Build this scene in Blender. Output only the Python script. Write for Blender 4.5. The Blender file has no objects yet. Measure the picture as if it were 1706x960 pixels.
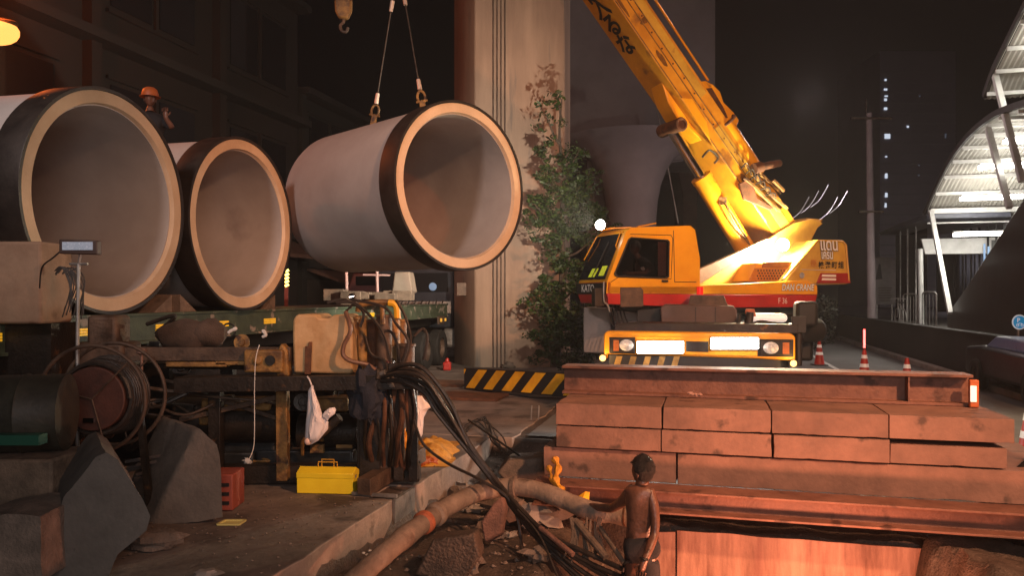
import bpy, bmesh, math, random
from mathutils import Vector as V3, Matrix, noise
R = random.Random(7)
sc = bpy.context.scene
C = sc.collection
F = 1265.0; HX, HY, EYE = 853.0, 495.0, 1.9

# ---------------- camera, world, lights, exposure ----------------
cd = bpy.data.cameras.new('camera'); cam = bpy.data.objects.new('camera', cd); C.objects.link(cam)
cd.sensor_width = 36; cd.lens = F/1706*36; cd.clip_end = 1500; cd.clip_start = 0.05
cd.shift_y = 15/1706
cam.location = (0, 0, EYE); cam.rotation_euler = (math.pi/2, 0, 0)
sc.camera = cam
w = bpy.data.worlds.new('World'); sc.world = w; w.use_nodes = True
bg = w.node_tree.nodes['Background']; bg.inputs[0].default_value = (0.72, 0.62, 0.68, 1); bg.inputs[1].default_value = 0.0018
sc.view_settings.view_transform = 'Standard'; sc.view_settings.look = 'None'
sc.view_settings.exposure = 0.0; sc.view_settings.gamma = 1
sc.cycles.use_denoising = True
sc.cycles.max_bounces = 6; sc.cycles.sample_clamp_indirect = 4.0

def P(px, py, Y): return V3(((px-HX)/F*Y, Y, EYE-(py-HY)/F*Y))
def G(px, py, z=0.0):
    Y = (EYE-z)*F/(py-HY); return P(px, py, Y)
_s = math.hypot(.25, .968)
U = V3((.25/_s, .968/_s, 0)); V = V3((.968/_s, -.25/_s, 0)); Z = V3((0, 0, 1))
def S(v, u, z=0.0): return V*v + U*u + Z*z          # site frame (parallel to the road)
def on_v(px, py, v):                                 # pixel onto the plane v = const
    x = (px-HX)/F; Y = v/(V.x*x+V.y); return P(px, py, Y)
def on_u(px, py, u):
    x = (px-HX)/F; Y = u/(U.x*x+U.y); return P(px, py, Y)

def lamp(kind, loc, power, col, size=0.3, aim=None, angle=None, blend=.5):
    l = bpy.data.lights.new('lamp', kind); l.energy = power; l.color = col
    if kind == 'AREA': l.size = size
    else: l.shadow_soft_size = size
    o = bpy.data.objects.new('lamp', l); C.objects.link(o); o.location = loc
    if aim is not None: o.rotation_euler = (V3(aim)-V3(loc)).to_track_quat('-Z', 'Y').to_euler()
    if angle: l.spot_size = math.radians(angle); l.spot_blend = blend
    return o
SOD = (1.0, .47, .23)
# site work lamps on the mast behind the photographer, the sodium street lamps, the work lamp down in the pit, and added fill lamps
lamp('SPOT', (6.5, -1.5, 8.0), 8800, (1.0, .47, .24), .25, (2.2, 11.5, 1.6), 68, .9)
lamp('SPOT', (7.8, 2.2, 4.2), 950, (1.0, .40, .22), .2, (2.6, 7.2, .3), 70, .8)
lamp('SPOT', (-6.0, -1.5, 9.0), 3300, (1.0, .80, .74), .8, (-3.2, 10.5, 3.6), 44, .9)
lamp('AREA', (1.0, -3.0, 3.2), 230, (1.0, .88, .84), 3.0, (-2.5, 10, 2.0))  # soft fill added near the camera to lift the pipe interiors
lamp('POINT', (2.3, 5.35, -.6), 250, (1.0, .34, .17), .12)
lamp('POINT', (-9.3, 13.0, 7.6), 500, (1.0, .17, .03), .15)
lamp('SPOT', (7.5, 21, 3.0), 190, (1.0, .78, .80), .3, (5.5, 33, 8.5), 62, .8)  # added spot that brightens the far piers, no fixture stands there
lamp('POINT', (60, 95, 6), 1500, (.85, .8, 1.0), 1.0)  # city glow lamp added to lift the tower out of black
lamp('POINT', (8.5, 22, 7.5), 330, (1.0, .8, .8), .3)  # extra white lamp added to brighten the utility pole and the road
lamp('POINT', (3.5, 15.5, .9+7), 150, (1.0, .45, .28), .3)

# ---------------- materials ----------------
MT = {}
def mat(name, c, c2=None, sc_=4.0, rough=.7, metal=0.0, bump=.15, streak=False, emit=None, es=0, spec=.5, spots=None, det=8):
    if name in MT: return MT[name]
    m = bpy.data.materials.new(name); m.use_nodes = True; nt = m.node_tree; N = nt.nodes; L = nt.links
    b = N['Principled BSDF']; b.inputs['Base Color'].default_value = (*c, 1)
    b.inputs['Roughness'].default_value = rough; b.inputs['Metallic'].default_value = metal
    b.inputs['Specular IOR Level'].default_value = spec
    if emit:
        b.inputs['Emission Color'].default_value = (*emit, 1); b.inputs['Emission Strength'].default_value = es
    if c2:
        tc0 = N.new('ShaderNodeTexCoord'); oi = N.new('ShaderNodeObjectInfo'); sc0 = N.new('ShaderNodeMath'); sc0.operation = 'MULTIPLY'; sc0.inputs[1].default_value = 37.0; L.new(oi.outputs['Random'], sc0.inputs[0])
        tc = N.new('ShaderNodeVectorMath'); tc.operation = 'ADD'; L.new(tc0.outputs['Object'], tc.inputs[0]); L.new(sc0.outputs[0], tc.inputs[1])
        mp = N.new('ShaderNodeMapping'); L.new(tc.outputs[0], mp.inputs[0])
        if streak: mp.inputs['Scale'].default_value = (1, 1, .12)
        n = N.new('ShaderNodeTexNoise'); n.inputs['Scale'].default_value = sc_; n.inputs['Detail'].default_value = det
        n.inputs['Roughness'].default_value = .68
        L.new(mp.outputs[0], n.inputs['Vector'])
        r = N.new('ShaderNodeValToRGB'); r.color_ramp.elements[0].position = .36; r.color_ramp.elements[1].position = .66
        r.color_ramp.elements[0].color = (*c2, 1); r.color_ramp.elements[1].color = (*c, 1)
        L.new(n.outputs['Fac'], r.inputs[0]); out = r.outputs[0]
        # slow large-scale tone drift
        n3 = N.new('ShaderNodeTexNoise'); n3.inputs['Scale'].default_value = sc_*.23; n3.inputs['Detail'].default_value = 3
        L.new(tc.outputs[0], n3.inputs['Vector'])
        mr = N.new('ShaderNodeMapRange'); mr.inputs[1].default_value = .3; mr.inputs[2].default_value = .7
        mr.inputs[3].default_value = .72; mr.inputs[4].default_value = 1.15; L.new(n3.outputs['Fac'], mr.inputs[0])
        mx0 = N.new('ShaderNodeVectorMath'); mx0.operation = 'SCALE'; L.new(out, mx0.inputs[0]); L.new(mr.outputs[0], mx0.inputs['Scale']); out = mx0.outputs[0]
        if spots:
            n4 = N.new('ShaderNodeTexNoise'); n4.inputs['Scale'].default_value = spots[1]; n4.inputs['Detail'].default_value = 5
            L.new(mp.outputs[0], n4.inputs['Vector'])
            r4 = N.new('ShaderNodeValToRGB'); r4.color_ramp.elements[0].position = spots[2]; r4.color_ramp.elements[1].position = spots[2]+.07
            L.new(n4.outputs['Fac'], r4.inputs[0])
            mx = N.new('ShaderNodeMixRGB'); L.new(r4.outputs[0], mx.inputs[0]); L.new(out, mx.inputs[1]); mx.inputs[2].default_value = (*spots[0], 1); out = mx.outputs[0]
        L.new(out, b.inputs['Base Color'])
        rr = N.new('ShaderNodeMapRange'); rr.inputs[3].default_value = max(.05, rough-.12); rr.inputs[4].default_value = min(1, rough+.12)
        L.new(n.outputs['Fac'], rr.inputs[0]); L.new(rr.outputs[0], b.inputs['Roughness'])
        if bump:
            n2 = N.new('ShaderNodeTexNoise'); n2.inputs['Scale'].default_value = sc_*7; n2.inputs['Detail'].default_value = 6
            L.new(tc.outputs[0], n2.inputs['Vector'])
            bp = N.new('ShaderNodeBump'); bp.inputs['Strength'].default_value = bump; bp.inputs['Distance'].default_value = .02
            L.new(n2.outputs['Fac'], bp.inputs['Height']); L.new(bp.outputs[0], b.inputs['Normal'])
    MT[name] = m; return m
pipe_conc = mat('pipe concrete', (.42, .385, .365), (.36, .325, .305), 1.6, .82, bump=.1, streak=False, spots=((.29, .255, .24), .9, .66))
ring_conc = mat('pipe joint concrete', (.66, .49, .33), (.58, .41, .26), 3, .75, bump=.15)
collar_m = mat('coated steel collar', (.035, .026, .021), (.018, .013, .011), 5, .5, .2, .08)
conc = mat('grey concrete', (.33, .29, .26), (.22, .19, .165), 3.5, .85, bump=.35, spots=((.13, .11, .095), 2.3, .62))
conc_pier = mat('pier concrete', (.44, .31, .23), (.29, .20, .148), 1.3, .85, bump=.2, streak=True, spots=((.17, .14, .12), 2.2, .63))
conc_far = mat('far concrete', (.30, .26, .26), (.24, .205, .21), .5, .9, bump=.05)
conc_dark = mat('dark wet concrete', (.075, .066, .058), (.035, .03, .027), 3, .7, bump=.3)
slab_m = mat('dirty slab concrete', (.22, .18, .155), (.11, .088, .075), 2.2, .85, bump=.5, spots=((.065, .05, .042), 1.4, .57))
panel_m = mat('concrete faced deck steel', (.26, .148, .112), (.17, .098, .075), 3.4, .78, bump=.25, det=12, spots=((.085, .053, .042), 3.6, .61))
def vary(m, lo=.72, hi=1.18):
    nt = m.node_tree; N = nt.nodes; L = nt.links; b = N['Principled BSDF']; l = b.inputs['Base Color'].links[0]; src = l.from_socket
    oi = N.new('ShaderNodeObjectInfo'); mr = N.new('ShaderNodeMapRange'); mr.inputs[3].default_value = lo; mr.inputs[4].default_value = hi; L.new(oi.outputs['Random'], mr.inputs[0])
    vm = N.new('ShaderNodeVectorMath'); vm.operation = 'SCALE'; L.new(src, vm.inputs[0]); L.new(mr.outputs[0], vm.inputs['Scale']); L.new(vm.outputs[0], b.inputs['Base Color'])
vary(panel_m, .8, 1.12)
beam_m = mat('rusty primer steel', (.26, .125, .088), (.15, .068, .048), 4, .62, .1, .3, det=12, spots=((.07, .033, .024), 3.5, .58))
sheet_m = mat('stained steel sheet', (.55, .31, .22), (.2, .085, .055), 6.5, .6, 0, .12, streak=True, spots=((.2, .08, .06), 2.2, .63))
soil_m = mat('muddy soil', (.11, .08, .062), (.045, .033, .026), 6, .68, bump=1.0, spots=((.18, .13, .1), 14, .66))
rubble_m = mat('broken concrete', (.24, .18, .145), (.13, .1, .08), 7, .9, bump=.6)
road_m = mat('road concrete', (.17, .165, .16), (.115, .11, .108), 1.2, .8, bump=.15)
yel = mat('yellow crane paint', (.82, .40, .015), (.74, .33, .012), 2.5, .33, 0, .04, spots=((.40, .17, .02), 3.1, .68))
yel_dirty = mat('oily yellow boom paint', (.64, .31, .018), (.46, .20, .014), 2.0, .42, 0, .06, spots=((.22, .095, .02), 1.9, .61))
yel_pale = mat('pale yellow boom paint', (.62, .40, .05), (.46, .26, .035), 2.4, .42, 0, .06, spots=((.26, .12, .03), 2.6, .62))
red_p = mat('red crane paint', (.42, .022, .018), (.33, .016, .014), 3, .35, 0, .04)
rust = mat('rust', (.16, .065, .03), (.06, .028, .016), 8, .8, .2, .4)
rust_y = mat('worn ochre paint on steel', (.36, .2, .055), (.11, .055, .02), 7, .6, .1, .3, spots=((.05, .025, .015), 6, .56))
steel_d = mat('oily dark steel', (.035, .027, .021), (.014, .011, .009), 6, .45, .3, .25, spots=((.11, .055, .025), 7, .66))
steel_b = mat('brown grimy steel', (.13, .085, .058), (.05, .033, .024), 6, .6, .2, .3)
chrome = mat('chromed rod', (.6, .6, .62), None, rough=.12, metal=1)
galv = mat('dull galvanised steel', (.42, .4, .38), (.25, .24, .23), 8, .5, .7, .1)
black = mat('black rubber', (.014, .013, .012), (.008, .007, .007), 9, .5, 0, .2)
hose_m = mat('black hydraulic hose', (.05, .04, .034), (.018, .015, .013), 12, .42, 0, .2)
glass = mat('dark tinted glass', (.012, .013, .015), None, rough=.04, spec=.6)
lens = mat('clear lamp lens', (.75, .75, .75), None, rough=.06, spec=1, metal=.6)
amber = mat('amber lens', (.6, .16, .01), None, rough=.2)
white_p = mat('white paint', (.72, .72, .7), (.6, .6, .58), 4, .5, 0, .05)
white_txt = mat('white lettering', (.75, .75, .73), None, rough=.5)
black_txt = mat('black lettering', (.012, .010, .010), None, rough=.5)
green_p = mat('faded green truck paint', (.075, .105, .065), (.035, .05, .03), 4, .55, 0, .15, spots=((.26, .22, .18), 5, .6))
tyre = mat('tyre rubber', (.02, .019, .018), (.01, .01, .009), 8, .85, 0, .3)
plastic_w = mat('thin white plastic bag', (.78, .74, .76), None, rough=.45)
yel_box = mat('bright yellow enamel', (.92, .74, .03), (.85, .66, .025), 5, .38, 0, .03)
yel_tarp = mat('yellow woven cloth', (.75, .36, .03), (.45, .19, .02), 7, .7, 0, .5)
orange_p = mat('orange plastic', (.5, .13, .035), (.38, .09, .02), 6, .5, 0, .05)
red_pl = mat('red plastic', (.5, .03, .02), (.4, .02, .015), 6, .45, 0, .05)
hosebig_m = mat('canvas discharge hose', (.36, .27, .21), (.2, .145, .11), 5, .75, 0, .35, spots=((.12, .085, .065), 4, .58))
bark = mat('bark', (.10, .07, .05), (.05, .035, .025), 10, .9, 0, .6)
skin_m = mat('sunburnt skin', (.19, .088, .056), (.085, .040, .028), 5, .38, 0, .25, spots=((.055, .028, .02), 9, .60))
hair_m = mat('black hair', (.012, .010, .010), (.006, .005, .005), 60, .55, 0, .6)
cloth_d = mat('dark cloth', (.02, .02, .024), (.01, .01, .012), 20, .9, 0, .3)
cloth_b = mat('navy cloth', (.03, .034, .05), (.012, .014, .022), 14, .9, 0, .4)
wood = mat('weathered wood', (.2, .14, .1), (.1, .07, .05), 8, .85, 0, .4, streak=False)
hazy = mat('hazard yellow', (.82, .45, .015), (.7, .34, .012), 6, .5, 0, .05, spots=((.2, .1, .02), 7, .68))
facade = mat('night dark shophouse render', (.009, .006, .005), (.005, .0035, .003), 1.4, .9, 0, .15, streak=True)  # near-black base puts the unlit street's darkness into both facade colours
facade_g = mat('night dark greenish render', (.009, .010, .009), (.005, .006, .005), 1.4, .9, 0, .15, streak=True)
dark_m = mat('near black paint', (.012, .012, .013), (.007, .007, .008), 6, .6, 0, .05)
canopy_m = mat('ribbed white canopy sheet', (.36, .345, .31), (.29, .275, .245), 2, .5, 0, .05)
reflect = mat('amber retroreflector', (.85, .48, .02), (.6, .3, .01), 30, .3, emit=(1, .5, .02), es=.45)
def E(name, col, s): return mat(name, (0, 0, 0), None, emit=col, es=s)

# ---------------- mesh helpers ----------------
class MB:
    def __init__(s): s.v = []; s.f = []; s.m = []; s.mi = 0
    def add(s, vs, fs):
        b = len(s.v); s.v += [V3(p) for p in vs]
        for f in fs: s.f.append([i+b for i in f]); s.m.append(s.mi)
        return s
    def box(s, c, size, ax=None):
        ax = ax or (V3((1, 0, 0)), V3((0, 1, 0)), Z); c = V3(c); h = [a*(d/2) for a, d in zip(ax, size)]
        vs = [c+h[0]*i+h[1]*j+h[2]*k for i in (-1, 1) for j in (-1, 1) for k in (-1, 1)]
        return s.add(vs, [(0, 1, 3, 2), (4, 6, 7, 5), (0, 4, 5, 1), (2, 3, 7, 6), (0, 2, 6, 4), (1, 5, 7, 3)])
    def prism(s, poly, off):
        n = len(poly); off = V3(off); vs = [V3(p) for p in poly]+[V3(p)+off for p in poly]
        return s.add(vs, [list(range(n))[::-1], list(range(n, 2*n))]+[(i, (i+1) % n, (i+1) % n+n, i+n) for i in range(n)])
    def quad(s, *p): return s.add(p, [list(range(len(p)))])
    def bar(s, p, q, wd, ht, up=Z):
        p = V3(p); q = V3(q); d = (q-p); L = d.length; d.normalize(); sd = d.cross(V3(up))
        if sd.length < 1e-4: sd = d.cross(V3((1, 0, 0)))
        sd.normalize(); u2 = sd.cross(d)
        return s.box((p+q)/2, (L, wd, ht), (d, sd, u2))
    def lathe(s, prof, o, ax, n=32, closed=False):
        o = V3(o); ax = V3(ax).normalized(); a = ax.orthogonal().normalized(); b = ax.cross(a)
        vs = []; m = len(prof)
        for i in range(n):
            t = 2*math.pi*i/n; d = a*math.cos(t)+b*math.sin(t)
            for r, h in prof: vs.append(o+d*r+ax*h)
        fs = []
        for i in range(n):
            j = (i+1) % n
            for k in range(m if closed else m-1):
                l = (k+1) % m; fs.append((i*m+k, j*m+k, j*m+l, i*m+l))
        if not closed:
            if prof[0][0] > 1e-4: fs.append([i*m for i in range(n)])
            if prof[-1][0] > 1e-4: fs.append([i*m+m-1 for i in range(n)][::-1])
        return s.add(vs, fs)
    def cyl(s, p, q, r, r2=None, n=16):
        p = V3(p); q = V3(q); return s.lathe([(r, 0), (r if r2 is None else r2, (q-p).length)], p, q-p, n)
    def tube(s, pts, r, n=8, closed=False):
        pts = [V3(p) for p in pts]; m = len(pts); vs = []; prev = None
        for i, p in enumerate(pts):
            if closed: t = pts[(i+1) % m]-pts[i-1]
            else: t = pts[min(i+1, m-1)]-pts[max(i-1, 0)]
            t.normalize()
            a = t.orthogonal().normalized() if prev is None else (prev-t*prev.dot(t)).normalized()
            prev = a; b = t.cross(a); rr = r[i] if isinstance(r, (list, tuple)) else r
            vs += [p+(a*math.cos(2*math.pi*k/n)+b*math.sin(2*math.pi*k/n))*rr for k in range(n)]
        fs = []
        for i in range(m if closed else m-1):
            j = (i+1) % m
            for k in range(n): fs.append((i*n+k, i*n+(k+1) % n, j*n+(k+1) % n, j*n+k))
        if not closed: fs += [list(range(n))[::-1], [(m-1)*n+k for k in range(n)]]
        return s.add(vs, fs)
    def ball(s, c, r, n=12, sq=(1, 1, 1), jit=0, seed=0):
        c = V3(c); vs = []; fs = []
        for i in range(n//2+1):
            th = math.pi*i/(n//2)
            for k in range(n):
                ph = 2*math.pi*k/n; d = V3((math.sin(th)*math.cos(ph), math.sin(th)*math.sin(ph), math.cos(th)))
                q = r*(1+jit*noise.noise(d*1.7+V3((seed*3.1, seed, 0))) if jit else 1)
                vs.append(c+V3((d.x*sq[0], d.y*sq[1], d.z*sq[2]))*q)
        for i in range(n//2):
            for k in range(n): fs.append((i*n+k, (i+1)*n+k, (i+1)*n+(k+1) % n, i*n+(k+1) % n))
        return s.add(vs, fs)
def rough_box(c, size, ax=None, seed=0, cell=.06, amp=.004, chip=.02, mb=None):
    ax = ax or (V3((1, 0, 0)), V3((0, 1, 0)), Z); c = V3(c); mb = mb or MB(); h = [x/2 for x in size]
    def D(q):
        on = sum(abs(abs(q[i])-h[i]) < 1e-5 for i in range(3)); so = V3((seed*7.3, seed*1.9, seed*.7))
        q2 = V3(q)+noise.noise_vector(V3(q)*5+so)*amp
        if on >= 2:
            n = noise.noise(V3(q)*4.5+so*2)+.4*noise.noise(V3(q)*17+so)
            if n > .22: q2 -= V3([math.copysign(min(chip, (n-.22)*chip*4), q[i]) if abs(abs(q[i])-h[i]) < 1e-5 else 0 for i in range(3)])
        return c+ax[0]*q2.x+ax[1]*q2.y+ax[2]*q2.z
    for a in range(3):
        b, d = (a+1) % 3, (a+2) % 3; nb = max(1, int(size[b]/cell)); nd = max(1, int(size[d]/cell))
        for sg in (-1, 1):
            vs = []
            for i in range(nb+1):
                for j in range(nd+1):
                    q = [0, 0, 0]; q[a] = sg*h[a]; q[b] = -h[b]+size[b]*i/nb; q[d] = -h[d]+size[d]*j/nd; vs.append(D(q))
            mb.add(vs, [(i*(nd+1)+j, (i+1)*(nd+1)+j, (i+1)*(nd+1)+j+1, i*(nd+1)+j+1) for i in range(nb) for j in range(nd)])
    return mb
def spline(pts, k=6):
    pts = [V3(p) for p in pts]; out = []
    for i in range(len(pts)-1):
        p0 = pts[max(i-1, 0)]; p1 = pts[i]; p2 = pts[i+1]; p3 = pts[min(i+2, len(pts)-1)]
        for j in range(k):
            t = j/k
            out.append(.5*((2*p1)+(p2-p0)*t+(2*p0-5*p1+4*p2-p3)*t*t+(3*p1-p0-3*p2+p3)*t**3))
    return out+[pts[-1]]
BASE = {}
def thing(name, loc, label, cat, group=None):
    o = bpy.data.objects.new(name, None); C.objects.link(o); o.location = loc; o.empty_display_size = .1
    o['label'] = label; o['category'] = cat
    if group: o['group'] = group
    BASE[o] = V3(loc); return o
def obj(name, mb, m, parent=None, bevel=0, smooth=35, label=None, cat=None, group=None, kind=None, dim=1):
    me = bpy.data.meshes.new(name)
    if parent is not None: base = BASE[parent]
    else:
        xs = [p.x for p in mb.v]; ys = [p.y for p in mb.v]; zs = [p.z for p in mb.v]
        base = V3(((min(xs)+max(xs))/2, (min(ys)+max(ys))/2, min(zs)))
    me.from_pydata([tuple(p-base) for p in mb.v], [], mb.f)
    for x in (m if isinstance(m, (list, tuple)) else [m]): me.materials.append(x)
    me.polygons.foreach_set('material_index', mb.m)
    bm = bmesh.new(); bm.from_mesh(me); bmesh.ops.remove_doubles(bm, verts=bm.verts, dist=1e-5)
    bmesh.ops.recalc_face_normals(bm, faces=bm.faces); bm.to_mesh(me); bm.free()
    if smooth:
        me.polygons.foreach_set('use_smooth', [True]*len(me.polygons)); me.set_sharp_from_angle(angle=math.radians(smooth))
    o = bpy.data.objects.new(name, me); C.objects.link(o)
    if parent is not None: o.parent = parent
    else: o.location = base
    BASE[o] = base
    if bevel:
        b = o.modifiers.new('bevel', 'BEVEL'); b.width = bevel; b.segments = 2; b.limit_method = 'ANGLE'; b.angle_limit = math.radians(40)
    if label: o['label'] = label
    if cat: o['category'] = cat
    if group: o['group'] = group
    if kind: o['kind'] = kind
    return o
def copy_tree(o, parent=None):
    c = o.copy(); C.objects.link(c); c.parent = parent
    if parent is not None: c.matrix_parent_inverse = o.matrix_parent_inverse.copy()
    BASE[c] = BASE.get(o)
    for ch in list(o.children): copy_tree(ch, c)
    return c
def text(name, s, org, xd, yd, size, m, parent, ext=.004, shear=0, sx=1.0, bold=0):
    """Lettering as a thin mesh: org lower-left, xd reading direction, yd up; size = letter height."""
    c = bpy.data.curves.new(name, 'FONT'); c.body = s; c.size = 1; c.extrude = 0.0; c.shear = shear; c.offset = bold; c.resolution_u = 3
    t = bpy.data.objects.new('tmp', c); C.objects.link(t)
    dg = bpy.context.evaluated_depsgraph_get(); me = t.evaluated_get(dg).to_mesh()
    vs = [v.co.copy() for v in me.vertices]; fs = [list(p.vertices) for p in me.polygons]
    t.evaluated_get(dg).to_mesh_clear(); bpy.data.objects.remove(t)
    mb = MB(); xd = V3(xd).normalized(); yd = V3(yd).normalized(); nd = xd.cross(yd)
    if vs: mb.add([V3(org)+xd*(p.x*size*sx)+yd*(p.y*size)+nd*ext for p in vs], fs)
    return obj(name, mb, m, parent, smooth=0)

# ---------------- ground ----------------
def gh(v, u):
    """height of the ground: road level, with the open excavation between the slab and the road"""
    n = noise.noise(V3((v*1.3, u*1.3, 0)))*.09+noise.noise(V3((v*4, u*4, 3)))*.035+noise.noise(V3((v*13, u*13, 7)))*.012
    def sm(a, b, x): t = max(0, min(1, (x-a)/(b-a))); return t*t*(3-2*t)
    if v < -2.86: return -.02
    if u > 10.2: return -.02
    z = -.33+n
    z += (-.95-z+n)*sm(-1.35, -.75, v) if u < 7.49 else 0
    if u < 7.5: z += (-2.2-z)*sm(.05, .3, v)
    if u < 7.46: z += (-.22+n*1.5-z)*sm(1.45+n*3, 1.85+n*3, v)
    else: z = max(z, -.45)+0
    z += (-.03-z)*sm(2.9, 3.5, v)
    z += (-.03-z)*sm(4.3, 3.6, u)
    z += (-.02-z)*sm(9.7, 10.1, u)
    return z
def axis(fa, fb, st, lo, hi):
    a = [fa]; 
    while a[-1] < fb: a.append(a[-1]+st)
    x = a[-1]; s = st
    while x < hi: s *= 1.35; x += s; a.append(x)
    x = fa; s = st
    while x > lo: s *= 1.35; x -= s; a.insert(0, x)
    return a
vs_ = axis(-2.95, 3.8, .055, -120, 180); us_ = axis(3.4, 10.4, .055, -80, 190)
mb = MB(); nv = len(vs_)
mb.add([S(v, u, gh(v, u)) for u in us_ for v in vs_], [(j*nv+i, j*nv+i+1, (j+1)*nv+i+1, (j+1)*nv+i) for j in range(len(us_)-1) for i in range(nv-1)])
obj('ground', mb, soil_m, kind='structure', smooth=60)
mb = MB(); mb.quad(S(-2.4, 10.1, .004), S(5.7, 10.1, .004), S(5.7, 180, .004), S(-2.4, 180, .004)); mb.quad(S(3.6, 5, .004), S(5.7, 5, .004), S(5.7, 10.1, .004), S(3.6, 10.1, .004))
obj('road', mb, road_m, kind='structure')
mb = MB(); mb.box(S(-13.2, 97, .003), (21.2, 166, .01), (V, U, Z)); mb.box(S(-19.1, 4, .003), (20, 20, .01), (V, U, Z))
obj('far_pavement', mb, slab_m, kind='structure')
# road edge kerb by the station and a joint line
mb = MB(); mb.box(S(5.62, 40, .065), (.22, 70, .13), (V, U, Z)); obj('road_kerb', mb, conc, kind='structure', bevel=.01)
mb = MB(); mb.quad(S(3.2, 10.3, .009), S(3.32, 10.3, .009), S(3.32, 120, .009), S(3.2, 120, .009)); obj('road_line_marking', mb, white_p, kind='structure')

# haze volume added for glow round the lamps and lifted blacks
mb = MB(); mb.box((60, 70, 9.5), (560, 520, 24)); hz = None
hm = bpy.data.materials.new('haze air'); hm.use_nodes = True; hn = hm.node_tree; hn.nodes.clear()
ho = hn.nodes.new('ShaderNodeOutputMaterial'); hv = hn.nodes.new('ShaderNodeVolumePrincipled'); hv.inputs['Density'].default_value = .0012
hv.inputs['Color'].default_value = (.9, .86, .84, 1); hv.inputs['Anisotropy'].default_value = .3; hn.links.new(hv.outputs[0], ho.inputs['Volume'])
HAZE = (mb, hm)

# deck slabs on the left with an irregular broken edge
lit_side_conc = mat('lit kerb concrete', (.36, .28, .23), (.22, .165, .135), 3, .85, bump=.4, spots=((.12, .09, .07), 3, .62))  # lighter than the slab top: light on the side faces put into the colour
def slab(u0, u1, v0, v1, top, thick, name, jag=.02, seed=0):
    mb = MB(); n = int((u1-u0)/.08)+1; poly = [S(v0, u0, top), ]
    for i in range(n+1):
        u = u0+(u1-u0)*i/n; poly.append(S(v1+noise.noise(V3((u*2.3, seed, 0)))*jag*1.5+noise.noise(V3((u*9, seed, 5)))*jag*.6, u, top))
    poly.append(S(v0, u1, top)); mb.prism(poly, (0, 0, -thick)); mb.m = [0, 0]+[1]*(len(mb.m)-2); return obj(name, mb, [slab_m, lit_side_conc], kind='structure', bevel=.012)
slab(2.5, 6.62, -9, -2.86, 0, .34, 'near_slab')
slab(7.14, 9.9, -9, -2.84, 0.0, .36, 'middle_slab', seed=4)
slab(9.92, 13.9, -9, -2.55, .004, .4, 'far_slab', seed=8, jag=.05)
slab(6.62, 7.14, -9, -3.12, -.006, .3, 'slab_recess', seed=2, jag=.01)

# ---------------- pipes ----------------
def pipe(name, c, ax, L, label):
    """c: centre of the front face; ax points from the front face to the back"""
    t = thing(name, c-Z*1.23, label, 'concrete pipe', 'large concrete jacking pipes')
    ax = ax.normalized(); mb = MB(); n = 96
    mb.lathe([(1.175, .29), (1.185, .30), (1.185, L-.12), (1.15, L-.10), (1.15, L), (1.045, L), (1.03, L-.02), (1.035, .05), (1.045, .0499)], c, ax, n)
    # drop end caps (lathe adds them)
    mb.f = [f for f in mb.f if len(f) < 20]; mb.m = [0]*len(mb.f)
    obj('barrel', mb, pipe_conc, t, smooth=30)
    mb = MB(); mb.lathe([(1.045, .0495), (1.06, .0), (1.19, 0), (1.192, .05)], c, ax, n); mb.f = [f for f in mb.f if len(f) < 20]; mb.m = [0]*len(mb.f)
    obj('joint_face', mb, ring_conc, t, smooth=30)
    mb = MB(); mb.lathe([(1.193, -.02), (1.226, -.02), (1.229, -.012), (1.229, .33), (1.19, .33)], c, ax, n, closed=True)
    obj('steel_collar', mb, collar_m, t, smooth=30)
    return t
ROW = V3((.20, .98, 0)).normalized(); PAX = V3((-.98, .20, 0)).normalized()
c1 = P(186, 337, 8.3); PA1 = V3((-.978, .21, 0)).normalized(); PA2 = V3((-.966, .256, 0)).normalized(); pipe('concrete_pipe', c1, PA1, 3.05, 'largest grey concrete pipe with dark collar, at the left edge on the trailer')
c2 = c1+ROW*2.56; c2.z = c1.z; c2.x += .06; pipe('concrete_pipe', c2, PA2, 3.05, 'concrete pipe on the trailer just right of the nearest one, partly hidden by it')
c3 = P(771, 310, 11.0); HAX = V3((-.703, .711, -.0)).normalized()
pipe('concrete_pipe', c3, HAX, 3.1, 'concrete pipe hanging from two slings in front of the pier')

# ---------------- trailer under the pipes ----------------
tr0 = c1+ROW*-2.5; tz = c1.z-1.225
t = thing('flatbed_trailer', V3((c1.x-1.5, c1.y+4, 0)), 'faded green flatbed trailer carrying two concrete pipes', 'trailer')
side = ROW.cross(Z).normalized()  # points right
def T(a, b, z): return V3((c1.x, c1.y, 0))+ROW*a+side*(b-.12)+Z*z
mb = MB(); mb.box(T(5.2, -1.25, tz-.07), (16.0, 2.5, .12), (ROW, side, Z)); obj('deck', mb, steel_b, t, bevel=.01)
mb = MB(); mb.box(T(5.2, .02, tz-.17), (16.0, .05, .32), (ROW, side, Z)); mb.box(T(5.2, .03, tz-.345), (16, .09, .035), (ROW, side, Z)); mb.box(T(5.2, .03, tz-.018), (16, .09, .035), (ROW, side, Z))
sr = obj('side_rail', mb, green_p, t, bevel=.006)
for a in (-1.5, -.3, 1.0, 2.2, 3.5, 4.7, 6.1, 7.6, 9.2):
    mb = MB()
    for k in range(3): mb.box(T(a, .05, tz-.155-.028*k), (.34, .012, .022), (ROW, side, Z))
    obj('reflector', mb, reflect, sr)
mb = MB()
for b in (-.5, -2.0): mb.box(T(5.2, b, tz-.42), (16, .14, .4), (ROW, side, Z))
obj('chassis_beam', mb, steel_d, t)
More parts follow.
